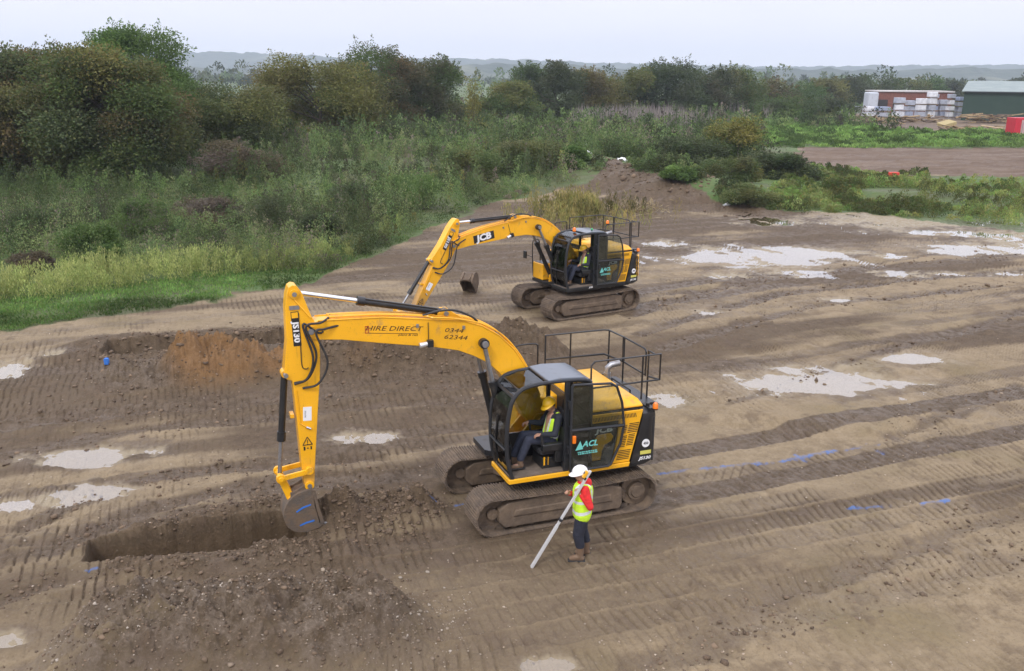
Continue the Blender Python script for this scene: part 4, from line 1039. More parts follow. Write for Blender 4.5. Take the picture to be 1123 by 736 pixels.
caps += [((-.005, 0, 1.42), .062, hd - Vector((.02, 0, .05)), .056), ((0, 0, 1.0), .13, (0, 0, 1.35), .15), (shL, .07, shR, .07), (hipL, .11, hipR, .11)]
for h_, k_, a_ in ((hipL, kneL, ankL), (hipR, kneR, ankR)):
    caps += [(h_, .088, k_, .060), (k_, .060, a_, .042), (a_ - Vector((.03, 0, .04)), .04, a_ + Vector((.14, 0, -.06)), .033)]
caps += [(shL, .055, elL, .042), (elL, .042, wrL, .028), (shR, .055, elR, .042), (elR, .042, wrR, .028)]
hand(caps, wrL, (.55, -.25, .8), (-.6, .55, .55), 1.0, 1.0, 1)
hand(caps, wrR, (.6, .5, .6), (.3, -.9, .2), 1.0, 1.0, -1)
body = blob('body', caps, SKIN, p1, .0065, 2)
eyes(p1, hd, hf, hu_)
REDH = cloth('red_hoodie', (.62, .022, .022))[0]
top_ = [((0, 0, .98), .145, (0, 0, 1.36), .150), ((.0, .05, 1.0), .12, (0, .06, 1.36), .12), ((.0, -.05, 1.0), .12, (0, -.06, 1.36), .12), (shL, .082, shR, .082), ((-.03, 0, 1.42), .095, (-.05, 0, 1.47), .085),
        ((-.09, .05, 1.46), .062, (-.09, -.05, 1.46), .062), ((.04, .05, 1.45), .042, (.045, -.05, 1.45), .042),
        (shL, .080, elL, .062), (elL, .062, wrL - (wrL - elL).normalized() * .03, .044), (shR, .080, elR, .062), (elR, .062, wrR - (wrR - elR).normalized() * .03, .044)]
blob('red_hooded_top', top_, REDH, p1, .009, 4)
VM = vest_mat('hi_vis_vest', ((.93, .99, .15), (1.14, 1.19, .15)), ((.085, .135, 1.2), (-.135, -.085, 1.2)))
blob('hi_vis_vest', [((.0, .085, .88), .150, (0, .065, 1.30), .156), ((.0, -.085, .88), .150, (0, -.065, 1.30), .156), ((.0, 0, .88), .172, (0, 0, 1.32), .182), ((-.01, .10, 1.32), .102, (-.01, .135, 1.405), .086), ((-.01, -.10, 1.32), .102, (-.01, -.135, 1.405), .086), ((-.06, .1, 1.40), .08, (-.06, -.1, 1.40), .08)], VM, p1, .009, 3)
blob('trousers', [(hipL + Vector((0, 0, .04)), .128, hipR + Vector((0, 0, .04)), .128), (hipL, .125, kneL, .100), (kneL, .100, ankL + Vector((-.0, 0, .20)), .084), (hipR, .125, kneR, .100), (kneR, .100, ankR + Vector((0, 0, .20)), .084)], NAVY, p1, .010, 4)
for a_ in (ankL, ankR):
    bt = blob('boot', [(a_ + Vector((-.0, 0, .22)), .080, a_ + Vector((-.005, 0, -.02)), .060), (a_ + Vector((-.035, 0, -.05)), .050, a_ + Vector((.15, 0, -.058)), .044), (a_ + Vector((.0, 0, -.02)), .058, a_ + Vector((.12, 0, -.045)), .048)], BOOT, p1, .008, 3)
    m = MB(); m.box(a_ + Vector((.055, 0, -.094)), (.31, .105, .026)); m.build('boot_sole', M['rubber'], bt, bevel=.012)
blob('hair', [(hd + Vector((-.035, 0, .02)), .092, (1, 1.0, .9)), (hd + Vector((-.06, 0, -.03)), .062, (1, 1.15, 1))], HAIR, p1, .009, 2)
helmet(p1, hd + hu_ * .005, hf, hu_, simple('white_helmet', (.80, .80, .80), .35, 0, .15, (.35, .3, .25), 7, coat=.2))

# staff over his shoulder, foot on the mud in front of him
g0 = at(583, 618); g0.z = gz(g0.x, g0.y)
RP = Matrix.Rotation(PI, 3, 'Z'); hold = RP @ (wrL + Vector((.045, .035, .085))) + p1.location
d = (hold - g0).normalized(); L = (hold - g0).length + .42
stf = empty('levelling_staff', g0); tag(stf, 'long silver telescopic levelling staff leaning from the mud to the walking person\'s shoulder', 'levelling staff')
q = d.to_track_quat('Z', 'Y').to_matrix().to_4x4()
def qb(c, dd): mm = MB(); mm.box(c, dd); return mm
qb((0, 0, L * .22), (.070, .045, L * .44)).build('lower_section', M['alu'], stf, bevel=.004, M=q)
qb((0, 0, L * .5), (.082, .056, .05)).build('clamp', M['rubber'], stf, bevel=.005, M=q)
qb((0, 0, L * .72), (.058, .036, L * .56)).build('upper_section', M['alu'], stf, bevel=.003, M=q)
qb((0, 0, .012), (.058, .042, .03)).build('shoe', M['black'], stf, bevel=.004, M=q)
rc = qb((.0, .05, L - .10), (.075, .055, .13)).build('laser_receiver', M['yellow'], stf, bevel=.01, M=q)
qb((.0, .018, L - .16), (.085, .03, .05)).build('bracket', M['black'], stf, bevel=.005, M=q)
qb((.0, .079, L - .08), (.05, .004, .045)).build('display', M['cabgrey'], rc, M=q)

# ---------------- the two operators, seated in the cabs
def operator(machine, label, look, lift=0.0):
    lo = Vector(machine.location); rz = machine.rotation_euler.z
    seat_off = Vector((.23, .72, 1.485)); o = empty('person', lo + Matrix.Rotation(rz, 3, 'Z') @ seat_off, rz); tag(o, label, 'person')
    hip = [Vector((-.02, k * .10, .085)) for k in (1, -1)]; kn = [Vector((.46, .15, .17)), Vector((.47, -.10, .18))]; an = [Vector((.62, .13, -.28)), Vector((.66, -.09, -.28))]
    sh = [Vector((-.14, k * .19, .56)) for k in (1, -1)]; el = [Vector((-.02, .30, .28)), Vector((.02, -.29, .30))]; wr = [Vector((.26, .27, .30)), Vector((.30, -.27, .36))]
    hc = Vector((-.02, .015, .77)); f, u = Vector(look).normalized(), Vector((.28, .0, .96)); u = (u - f * u.dot(f)).normalized()
    caps = []; head_caps(caps, hc, f, u)
    caps += [((-.13, 0, .58), .062, hc - u * .06 - f * .02, .055), ((-.04, 0, .1), .13, (-.13, 0, .5), .15), (sh[0], .065, sh[1], .065)]
    for i in (0, 1):
        caps += [(hip[i], .09, kn[i], .062), (kn[i], .06, an[i], .042), (an[i] + Vector((-.03, 0, -.03)), .04, an[i] + Vector((.13, 0, -.05)), .033), (sh[i], .055, el[i], .042), (el[i], .042, wr[i], .028)]
    hand(caps, wr[0], (1, -.1, -.1), (0, .25, .95), .8, 1.0, 1); hand(caps, wr[1], (1, .1, -.1), (0, -.25, .95), .8, 1.0, -1)
    blob('body', caps, SKIN, o, .0075, 2); eyes(o, hc, f, u)
    JK = cloth('dark_fleece', (.020, .024, .034))[0]
    blob('fleece', [((-.03, .05, .08), .125, (-.13, .06, .50), .125), ((-.03, -.05, .08), .125, (-.13, -.06, .50), .125), (sh[0], .083, sh[1], .083), ((-.13, 0, .58), .082, (-.12, 0, .62), .075)] +
         [(sh[i], .080, el[i], .064) for i in (0, 1)] + [(el[i], .064, wr[i] - (wr[i] - el[i]).normalized() * .03, .045) for i in (0, 1)], JK, o, .010, 4)
    vm = vest_mat('operator_vest', ((.12, .17, .1),), ((.075, .115, .2), (-.115, -.075, .2)))
    blob('hi_vis_vest', [((-.025, .06, .05), .138, (-.125, .07, .46), .132), ((-.025, -.06, .05), .138, (-.125, -.07, .46), .132), ((-.13, .10, .50), .092, (-.14, .135, .58), .068), ((-.13, -.10, .50), .092, (-.14, -.135, .58), .068)], vm, o, .010, 3)
    blob('trousers', [(hip[0], .125, hip[1], .125), (hip[0], .112, kn[0], .085), (hip[1], .112, kn[1], .085), (kn[0], .085, an[0] + Vector((-.01, 0, .09)), .075), (kn[1], .085, an[1] + Vector((-.01, 0, .09)), .075)], cloth('blue_work_trousers', (.030, .036, .060))[0], o, .011, 4)
    for a_ in an:
        bt = blob('boot', [(a_ + Vector((-.01, 0, .10)), .064, a_ + Vector((0, 0, -.03)), .058), (a_ + Vector((-.03, 0, -.055)), .048, a_ + Vector((.15, 0, -.062)), .043)], BOOT, o, .009, 3)
        m = MB(); m.box(a_ + Vector((.055, 0, -.10)), (.30, .10, .024)); m.build('boot_sole', M['rubber'], bt, bevel=.01)
    blob('beard', [(hc - u * .075 + f * .048, .036, hc - u * .07 + f * .02, .05), (hc + u * .0 - f * .035, .088, (1, 1, .9))], HAIR, o, .009, 2)
    helmet(o, hc + u * .005, f, u, simple('yellow_helmet', (.80, .47, .01), .32, 0, .12, (.3, .2, .05), 7, coat=.2))
    return o
operator(NEAR_X, 'person in yellow helmet and hi-vis vest seated at the controls of the nearer excavator', (.90, .30, -.42))
operator(FAR_X, 'person in yellow helmet and hi-vis vest seated in the cab of the farther excavator', (.94, -.05, -.32))
# ================================================================ FOLIAGE
def leaf_mat(name, attr='tint', trans=.35):
    m, nt, b, out = nodes(name); a = N(nt, 'ShaderNodeAttribute'); a.attribute_name = attr
    nt.links.new(a.outputs['Color'], b.inputs['Base Color']); b.inputs['Roughness'].default_value = .65; b.inputs['Specular IOR Level'].default_value = .25
    t = N(nt, 'ShaderNodeBsdfTranslucent'); nt.links.new(a.outputs['Color'], t.inputs[0])
    ms = N(nt, 'ShaderNodeMixShader'); ms.inputs[0].default_value = trans
    nt.links.new(b.outputs[0], ms.inputs[1]); nt.links.new(t.outputs[0], ms.inputs[2]); nt.links.new(ms.outputs[0], out.inputs[0])
    return m
LEAF = leaf_mat('foliage')
BARK = simple('bark', (.085, .066, .050), .9, 0, .3, (.12, .11, .07), 5, .6)
PALEBARK = simple('pale_bark', (.36, .33, .27), .8, 0, .3, (.15, .13, .1), 5, .3)

def cards(P, D, Nn, L, W, tint):
    """leaf-shaped quads (kite) at P along D, blade normal Nn"""
    n = len(P); D = D / np.maximum(1e-6, np.linalg.norm(D, axis=1, keepdims=True)); T = np.cross(D, Nn); T /= np.maximum(1e-6, np.linalg.norm(T, axis=1, keepdims=True))
    L = np.broadcast_to(L, n)[:, None]; W = np.broadcast_to(W, n)[:, None]
    v = np.empty((n, 4, 3)); v[:, 0] = P; v[:, 1] = P + D * L * .5 + T * W * .5; v[:, 2] = P + D * L; v[:, 3] = P + D * L * .45 - T * W * .5
    c = np.ones((n, 4, 4)); c[:, :, :3] = tint[:, None, :]
    return v.reshape(-1, 3), c.reshape(-1, 4)

def rdir(n, rng, up=0.0):
    d = rng.normal(size=(n, 3)); d[:, 2] += up; return d / np.linalg.norm(d, axis=1, keepdims=True)

def pick(cols, n, rng, jit=.22):
    cols = np.array(cols); c = 1.75 * cols[rng.integers(0, len(cols), n)] * (1 + jit * rng.normal(size=(n, 1)))
    return np.clip(c, .004, .9)

class Veg:
    def __init__(s): s.v = []; s.c = []
    def add(s, v, c): s.v.append(v); s.c.append(c)
    def build(s, name, parent=None, mat=None):
        v = np.concatenate(s.v); c = np.concatenate(s.c); q = np.arange(len(v)).reshape(-1, 4)
        return np_mesh(name, v, q, mat or LEAF, parent, {'tint': c})

GREEN = [(.050, .082, .022), (.062, .095, .026), (.040, .068, .022)]
OLIVE = [(.088, .090, .026), (.072, .078, .024), (.105, .096, .030)]
BROWN = [(.100, .068, .030), (.082, .060, .030), (.060, .052, .026), (.055, .060, .026)]
DARK = [(.036, .050, .022), (.045, .058, .026), (.050, .054, .026)]
BRIGHT = [(.075, .135, .030), (.060, .110, .028), (.090, .140, .038)]
YELLOW = [(.16, .15, .038), (.13, .13, .035), (.19, .165, .045)]

def tree_mesh(kind, w, h, cols, n, leaf, seed, lobes=None, low=.06, spiky=.5, name='tree', trunk_mat=None, trunk_r=None, base=0.0):
    """crown = many clumps of small leaf faces on limbs; returns (crown object, trunk object) about the origin"""
    rng = np.random.default_rng(seed); nl = lobes or 26; n = int(n * 2.5); leaf = leaf * .70
    # clump centres in an uneven dome
    C = []; k = 0
    while len(C) < nl:
        a = rng.uniform(0, 2 * PI); zz = rng.uniform(low, .93); prof = (math.sin(PI * min(1, zz * .78 + .20)) ** .55) if kind == 'dome' else (1 - zz) ** .6 * 1.05
        rr = prof * math.sqrt(rng.uniform(.12, 1)) * .40 * w
        C.append((rr * math.cos(a), rr * math.sin(a), zz * h)); k += 1
    C = np.array(C); RAD = rng.uniform(.13, .25, nl) * (w + h) * .5 * (26 / nl) ** .33
    vg = Veg(); per = rng.multinomial(n, RAD ** 2 / (RAD ** 2).sum())
    for i in range(nl):
        m = per[i]
        if m == 0: continue
        d = rdir(m, rng, .15); r = RAD[i] * (rng.uniform(0, 1, m) ** .38)
        # finer twigs inside the clump give a ragged edge
        tw = rdir(max(4, m // 60), rng, .2); tid = rng.integers(0, len(tw), m)
        d2 = d * (1 - spiky) + tw[tid] * spiky + .12 * rng.normal(size=(m, 3)); d2 /= np.linalg.norm(d2, axis=1, keepdims=True)
        P = C[i] + d2 * (r * rng.uniform(.75, 1.22, len(tw))[tid])[:, None] * np.array([1, 1, .85])
        P[:, 2] = np.maximum(P[:, 2], .02 * h)
        tint = pick(cols, 1, rng, .28) * .55 + pick(cols, len(tw), rng, .2)[tid] * .28 + pick(cols, m, rng, .18) * .17
        D = d2 * .6 + rdir(m, rng) * .7; v, c = cards(P, D, rdir(m, rng, .6), leaf * rng.uniform(.6, 1.4, m), leaf * rng.uniform(.4, .8, m), tint)
        vg.add(v, c)
    for i in range(nl):                                  # shoots that break the outline
        if C[i][2] < .45 * h: continue
        ns = 5; sd = rdir(ns, rng, .9); st = C[i] + sd * RAD[i] * .9; ln = rng.uniform(.25, .6, ns) * RAD[i]; sid = np.repeat(np.arange(ns), 26); u = rng.uniform(0, 1, len(sid))
        P = st[sid] + sd[sid] * (ln[sid] * u)[:, None] + rng.normal(size=(len(sid), 3)) * (.10 * RAD[i] * (1.1 - u))[:, None]
        v, c = cards(P, sd[sid] + .6 * rng.normal(size=(len(sid), 3)), rdir(len(sid), rng), leaf * .9, leaf * .5, pick(cols, len(sid), rng, .2)); vg.add(v, c)
    allv = np.concatenate(vg.v); kz = h / np.percentile(allv[:, 2], 99.3); kx = .5 * w / np.percentile(np.abs(allv[:, 0]), 97)
    vg.v = [q * np.array([kx, kx, kz]) for q in vg.v]; C = C * np.array([kx, kx, kz])
    cr = vg.build('crown')
    t = MB(); tr = trunk_r or .022 * h + .02
    lean = rng.normal(size=2) * .03 * h
    pts = [Vector((0, 0, -.3)), Vector((lean[0] * .3, lean[1] * .3, h * .2)), Vector((lean[0], lean[1], h * .45)), Vector((lean[0] * 1.3, lean[1] * 1.3, h * .8))]
    t.tube(smooth_path(pts, 4), [tr * (1.25 - .085 * i) for i in range(13)], 9)
    for i in rng.permutation(nl)[:min(nl, 14)]:
        c = Vector(C[i]); z0 = min(c.z * .6, h * .6); a = Vector((lean[0] * z0 / h * 2, lean[1] * z0 / h * 2, z0)); mid = a.lerp(c, .5) + Vector(rng.normal(size=3) * .04 * h)
        t.tube([a, mid, c, c + (c - mid) * .5], [tr * .5, tr * .33, tr * .2, tr * .06], 6)
    to = t.build('trunk', trunk_mat or BARK, None, smooth=True)
    return cr, to

def place_tree(parts, loc, rz, label, cat='tree', group=None, scale=1.0, name='tree', first=False):
    o = empty(name, loc, rz); tag(o, label, cat, group)
    for p in parts:
        c = p if p.parent is None and not p.get('_used') else p.copy()
        if c is not p: COL.objects.link(c)
        p['_used'] = 1
        c.parent = o
    o.scale = scale if isinstance(scale, tuple) else (scale,) * 3
    return o

def tree_from_px(px, top, wpx, Y, kind, cols, n, leaf, seed, label, name='tree', **kw):
    c = at_y(px, 100, Y); zg = gz(c.x, Y); h = at_y(px, top, Y).z - zg; w = wpx * Y / F
    parts = tree_mesh(kind, w, h, cols, n, leaf, seed, **kw)
    return place_tree(parts, (c.x, Y, zg), 0, label, 'tree', 'trees along the back of the site', 1.0, name)

T = tree_from_px
T(-45, 75, 150, 66, 'dome', OLIVE + BROWN, 15000, .27, 1, 'olive brown bushy tree cut off by the left edge of the picture')
T(38, 54, 150, 71, 'dome', BROWN[:2] + OLIVE + DARK + GREEN, 36000, .25, 2, 'brown olive autumn tree, first of the tall left group, with ragged top twigs', lobes=40)
T(118, 58, 150, 67, 'dome', BROWN[:2] + DARK + OLIVE + GREEN, 40000, .24, 3, 'wide dark brown autumn tree standing in front of the bright green tree', lobes=42)
T(152, 34, 112, 84, 'dome', BRIGHT + GREEN, 42000, .27, 4, 'tall bright green tree rising behind the brown autumn trees', lobes=30)
T(196, 88, 66, 110, 'dome', GREEN + DARK, 7000, .34, 5, 'low dark green tree half hidden right of the tall bright green tree')
T(250, 97, 128, 84, 'dome', DARK + OLIVE + GREEN, 24000, .25, 6, 'low rounded dark olive bushy tree in the gap with hills above', lobes=30)
T(348, 67, 138, 104, 'dome', OLIVE + YELLOW[1:2] + GREEN[:1] + BROWN[:1], 26000, .30, 7, 'broad olive yellow tree with a flat spreading crown', lobes=36)
T(405, 52, 80, 124, 'dome', GREEN + DARK + BROWN[:1], 14000, .34, 8, 'tall green tree with thin top twigs behind the olive yellow tree')
T(432, 62, 60, 130, 'dome', BROWN + DARK, 9000, .34, 9, 'dark reddish brown tree between the olive yellow and forked dark trees')
T(476, 65, 74, 138, 'dome', DARK + BROWN[2:] + GREEN, 11000, .36, 10, 'dark forked crown tree standing left of the thin sapling')
T(518, 80, 24, 120, 'cone', YELLOW + OLIVE, 900, .30, 11, 'thin pale sapling with see-through crown', lobes=12, trunk_r=.07)
T(553, 90, 66, 160, 'dome', OLIVE + GREEN, 8000, .42, 12, 'rounded olive green tree right of the thin sapling')
T(582, 70, 44, 190, 'dome', GREEN + DARK, 6000, .46, 13, 'tall narrow green tree, left of a pair above the grey dry stalks')
T(612, 68, 54, 172, 'dome', DARK, 8000, .42, 14, 'tall very dark green tree with a solid crown left of two olive trees')
T(648, 76, 54, 176, 'dome', OLIVE + BROWN[:2], 7000, .44, 15, 'olive brown tree directly behind the left clump of grey dry stalks')
T(688, 75, 56, 182, 'dome', OLIVE + GREEN, 7000, .44, 16, 'olive green tree directly behind the right clump of grey dry stalks')
T(733, 67, 78, 188, 'dome', DARK + GREEN[2:], 10000, .46, 17, 'tallest dark tree on the middle skyline with twin rounded tops', lobes=34)
T(778, 75, 50, 196, 'dome', DARK + BROWN[2:3], 6000, .46, 18, 'dark brown green tree right of the tallest skyline tree')
T(808, 73, 54, 205, 'dome', GREEN + OLIVE, 6000, .48, 19, 'mid green tree at the right end of the taller skyline trees')
T(846, 86, 56, 225, 'dome', BROWN + OLIVE[:1], 5000, .52, 20, 'low brownish tree where the skyline trees step down')
for i, (px, top, w, Y, cols, lab) in enumerate([(880, 90, 50, 250, GREEN, 'low green tree next to the brownish one on the skyline'), (905, 86, 48, 275, OLIVE, 'olive skyline tree above the green meadow strip'), (930, 84, 50, 285, DARK, 'dark skyline tree left of the brick works building'),
        (958, 81, 52, 310, GREEN + DARK, 'green tree directly behind the brick works building roof'), (990, 85, 60, 330, OLIVE + GREEN, 'wide olive tree behind the right half of the brick works'), (1018, 86, 34, 360, GREEN, 'small round green tree standing alone above the white stacks'),
        (1042, 88, 50, 380, DARK, 'dark tree beside the green shed\'s roof corner'), (1108, 86, 40, 420, DARK, 'dark tree top showing above the green shed roof'), (866, 104, 60, 180, GREEN + DARK, 'low bushy tree in front of the skyline trees near the meadow strip'), (915, 108, 46, 200, DARK, 'low dark bushy tree left of the grey yard fence panels')]):
    T(px, top, w, Y, 'dome', cols, 3500, .6 * Y / 260, 40 + i, lab)
# the young tree with a pale bent trunk
c = at(809, 178, .9); zg = gz(c.x, c.y); hh = at_y(810, 128, c.y).z - zg
parts = tree_mesh('dome', 60 * c.y / F, hh, YELLOW + BRIGHT[:1] + OLIVE, 4200, .22, 33, lobes=20, low=.58, trunk_mat=PALEBARK, trunk_r=.10)
place_tree(parts, (c.x, c.y, zg - .1), 0, 'small yellow green tree with bare pale trunk on the scrub bank', 'tree')

# ---------------- scrub, weeds and grass
def scatter(n, x0, x1, y0, y1, rng, fn=None, power=1.0):
    """random ground points inside a box of the scrub, thinned by the vegetation mask"""
    k = (y0 ** -power + (y1 ** -power - y0 ** -power) * rng.uniform(0, 1, n)) ** (-1 / power)
    x = rng.uniform(x0, x1, n) * k; v = vegmask(x, k); keep = v > .55
    if fn is not None: keep &= fn(x, k)
    return x[keep], k[keep]

CLEAR = []
for px_, py_, r_ in ((979, 201, 2.2), (683, 181, 2.0), (645, 178, 1.5), (770, 207, 1.2), (797, 221, 1.5), (876, 192, 2.2), (808, 186, 3.0), (808, 194, 2.5)):
    c_ = at(px_, py_, 1.0); CLEAR.append((c_.x, c_.y, r_))
def plants(vg, x, y, hgt, wid, per, leaf, cols, rng, upright=.5, stalky=.0, jit=.22, aspect=.45):
    if len(x) and np.ndim(hgt) and np.ndim(wid):
        ok = np.ones(len(x), bool)
        for (a_, b_, r_) in CLEAR: ok &= ~((np.abs(x - a_ * (y / b_)) < r_) & (y > b_ - 3.2 * r_) & (y < b_ + r_))
        x, y, hgt, wid = x[ok], y[ok], np.asarray(hgt)[ok], np.asarray(wid)[ok]
        if np.ndim(leaf): leaf = np.asarray(leaf)[ok]
    n = len(x)
    if n == 0: return
    z = ground(x, y); pid = np.repeat(np.arange(n), per); m = len(pid)
    hum = .62 + .95 * sm(.2, .8, vn(x * .28, y * .28, 301)) if not stalky else .75 + .5 * vn(x * .5, y * .5, 302)
    H = (np.broadcast_to(hgt, n) * hum)[pid]; Wd = np.broadcast_to(wid, n)[pid]
    t = rng.uniform(0, 1, m) ** .7; a = rng.uniform(0, 2 * PI, m); rr = Wd * .5 * np.sqrt(rng.uniform(0, 1, m)) * (1 - .75 * t ** 2 if not stalky else 1 - .3 * t)
    P = np.stack([x[pid] + rr * np.cos(a), y[pid] + rr * np.sin(a), z[pid] + H * t * (1 - .35 * (rr / (Wd * .5 + 1e-6)) ** 2)], -1)
    D = rdir(m, rng); D[:, 2] = np.abs(D[:, 2]) * .5 + upright * 2.2; 
    cs = pick(cols, n, rng, .15)[pid] * .6 + pick(cols, m, rng, jit) * .4
    pt = .50 + 1.0 * sm(.25, .75, vn(x * .45 + 7, y * .45, 303)) * (.7 + .6 * vn(x * 1.7, y * 1.7, 304)); cs = np.clip(cs * pt[pid][:, None], .003, .9)
    L = np.broadcast_to(leaf, n)[pid] * rng.uniform(.6, 1.5, m)
    v, c = cards(P, D, rdir(m, rng, .3), L, L * aspect * rng.uniform(.7, 1.3, m), cs); vg.add(v, c)

rng = np.random.default_rng(5)
MIXS = [(.070, .098, .034), (.058, .088, .030), (.086, .106, .038), (.092, .094, .046), (.056, .090, .034)]
PURP = [(.085, .066, .056), (.075, .064, .052), (.095, .080, .062)]
vg = Veg()
def zone(f, s, lo, hi): return lambda x, y: (lambda q: (q > lo) & (q <= hi))(fbm(x * f, y * f, 3, s))
for (cols, lo, hi, nn, h, w) in ((MIXS, -.12, 1, 5200, 1.35, 1.0), (GREEN + MIXS, -1, -.12, 4400, 1.3, 1.0), (PURP + MIXS[3:4], .12, 1, 900, 1.6, .8), (BRIGHT + MIXS, -1, -.3, 700, 1.1, .8), (OLIVE + YELLOW[1:2], -.05, .1, 800, 1.25, .7)):
    x, y = scatter(nn, -.66, .20, 37, 85, rng, zone(.09, 201, lo, hi), .9)
    back = np.interp(x, XB, YB); k = sm(.5, 6.0, y - back); keep = k > .02; x, y, k = x[keep], y[keep], k[keep]
    plants(vg, x, y, h * (.25 + .80 * k) * rng.uniform(.55, 1.35, len(x)), w * rng.uniform(.6, 1.5, len(x)), 90, .0019 * y, cols, rng, .35)
for (cols, nn) in ((MIXS + GREEN, 4600), (DARK + GREEN, 1800), (PURP, 620)):
    x, y = scatter(nn, -.66, .52, 82, 260, rng, lambda x, y: ~((x > 24) & (y < 150) & (x / y > .27)), .8)
    plants(vg, x, y, rng.uniform(.9, 2.6, len(x)), rng.uniform(1.4, 3.8, len(x)), 60, .0024 * y, cols, rng, .3)
tag(vg.build('scrub_undergrowth'), 'tangled dark green and brownish scrub covering the ground below the trees', 'undergrowth', kind='stuff')

# pale feathery weeds along the scrub edge
vg = Veg()
x, y = scatter(4200, -.66, -.08, 29, 48, rng, None, 1.0)
dd = y - np.interp(x, XB, YB) - 1.0 - .8 * fbm(x * .3, y * .3, 3, 210); lo_ = 1.0 + 2.6 * sm(-7, -13, x); keep = (dd > lo_) & (dd < lo_ + 5.0) & (fbm(x * .30, y * .30, 4, 211) > -.16 - .25 * sm(lo_ + 3, lo_ + .8, dd)); x, y = x[keep], y[keep]
plants(vg, x, y, rng.uniform(.45, 1.25, len(x)), rng.uniform(.25, .60, len(x)), 72, .095, [(.150, .165, .056), (.120, .145, .046), (.175, .180, .068), (.095, .125, .038)], rng, 1.0, 1.0, .2, .28)
x, y = scatter(2200, -.02, .12, 52, 62, rng, None, 1.0)
tag(vg.build('feathery_weeds'), 'pale yellow green feathery weeds growing in a band along the scrub edge', 'weeds', kind='stuff')
# reedy clump in front of the earth bank, low grass, grassy bund on the right
vg = Veg()
cx, cy = at(662, 240, .3).x, at(662, 240, .3).y
a = rng.uniform(0, 2 * PI, 420); r = np.abs(rng.normal(size=420)) * .55; x = cx - 1.6 + 3.6 * r * np.cos(a); y = cy + .5 + 6.5 * r * np.sin(a)
plants(vg, x, y, rng.uniform(.7, 1.5, 420), rng.uniform(.3, .6, 420), 46, .17, OLIVE + [(.17, .13, .05), (.13, .115, .045)], rng, 1.2, 1.0, .2, .2)
tag(vg.build('reeds'), 'olive and straw coloured reeds in front of the dark earth bank', 'reeds', kind='stuff')
vg = Veg()
x, y = scatter(2600, .17, .66, 46, 100, rng, lambda x, y: (y < np.interp(x, [10, 17, 24, 60], [100, 84, 76, 72])) & (y > np.interp(x, XR, YR) + 2.2), .5)
plants(vg, x, y, rng.uniform(.22, .75, len(x)), rng.uniform(.6, 1.4, len(x)), 110, .0016 * y, [(.12, .145, .045), (.13, .14, .05)] + BRIGHT + OLIVE + YELLOW[1:2], rng, .6)
x, y = scatter(3200, .09, .25, 58, 100, rng, None, .5)
plants(vg, x, y, rng.uniform(.35, 1.1, len(x)) * np.where(x / y > .19, .6, 1.2), rng.uniform(.8, 1.8, len(x)), 110, .0018 * y, GREEN + MIXS + DARK, rng, .4)
x, y = scatter(2200, .26, .62, 112, 170, rng, lambda x, y: ~inside(YARD, x, y), .5)
plants(vg, x, y, rng.uniform(.25, .7, len(x)), rng.uniform(1.2, 3.0, len(x)), 60, .0020 * y, BRIGHT + [(.10, .15, .04)], rng, .5)
x, y = scatter(3000, .15, .45, 54, 84, rng, None, .5)
plants(vg, x, y, rng.uniform(.18, .55, len(x)), rng.uniform(.6, 1.3, len(x)), 80, .0018 * y, [(.11, .135, .05), (.13, .14, .055)] + OLIVE + BRIGHT, rng, .6)
tag(vg.build('meadow_grass'), 'rough bright green meadow grass in strips round the ploughed field', 'grass', kind='stuff')
vg = Veg()
n = 95000; x, y = scatter(n, -.70, -.02, 25.5, 46, rng, None, 1.2)
dd = y - np.interp(x, XB, YB); keep = (dd < 6.5) & (rng.uniform(0, 1, len(x)) < .35 + .65 * (fbm(x * .8, y * .8, 3, 220) > -.1)); x, y = x[keep], y[keep]
plants(vg, x, y, .05, .14, 2, .095, [(.056, .110, .024), (.070, .122, .030), (.092, .118, .036), (.045, .090, .022)], rng, .6, 1, .25, .3)
tag(vg.build('short_grass'), 'short bright green grass at the edge of the mud', 'grass', kind='stuff')
# grey dry stalks
STALK = leaf_mat('dry_stalks', trans=.05); vg = Veg()
for (px, py, wpx, n) in ((664, 139, 44, 110), (720, 142, 60, 190), (700, 132, 120, 90), (784, 128, 40, 30)):
    c = at(px, py, .5); hw = wpx * c.y / F / 2; x = c.x + rng.normal(size=n) * hw * .7; y = c.y + rng.uniform(-10, 12, n)
    z = ground(x, y); pid = np.repeat(np.arange(n), 9); m = len(pid)
    P = np.stack([x[pid] + rng.normal(size=m) * .5, y[pid] + rng.normal(size=m) * .5, z[pid] + rng.uniform(.2, 1.6, m)], -1); D = np.stack([.12 * rng.normal(size=m) + .05, .12 * rng.normal(size=m), np.ones(m)], -1)
    v, cc = cards(P, D, rdir(m, rng) * np.array([1, 1, .1]), rng.uniform(.9, 2.8, m), .11, pick([(.125, .108, .098), (.10, .09, .085), (.15, .13, .12)], m, rng, .15)); vg.add(v, cc)
tag(vg.build('dry_stalks', None, STALK), 'two pale grey clumps of dry dead stalks below the skyline trees', 'dead stalks', kind='stuff')
# straw heap on the earth bank's foot
vg = Veg(); c = at(699, 229, .5); n = 550
P = np.stack([c.x + rng.normal(size=n) * .9, c.y + rng.normal(size=n) * 1.3, np.zeros(n)], -1); P[:, 2] = ground(P[:, 0], P[:, 1]) + np.abs(rng.normal(size=n)) * .3
v, cc = cards(P, rdir(n, rng), rdir(n, rng), rng.uniform(.3, .7, n), .06, pick([(.17, .135, .075), (.14, .11, .065), (.20, .165, .10)], n, rng, .15)); vg.add(v, cc)
tag(vg.build('straw'), 'heap of pulled straw coloured stalks at the foot of the earth bank', 'straw', kind='stuff')

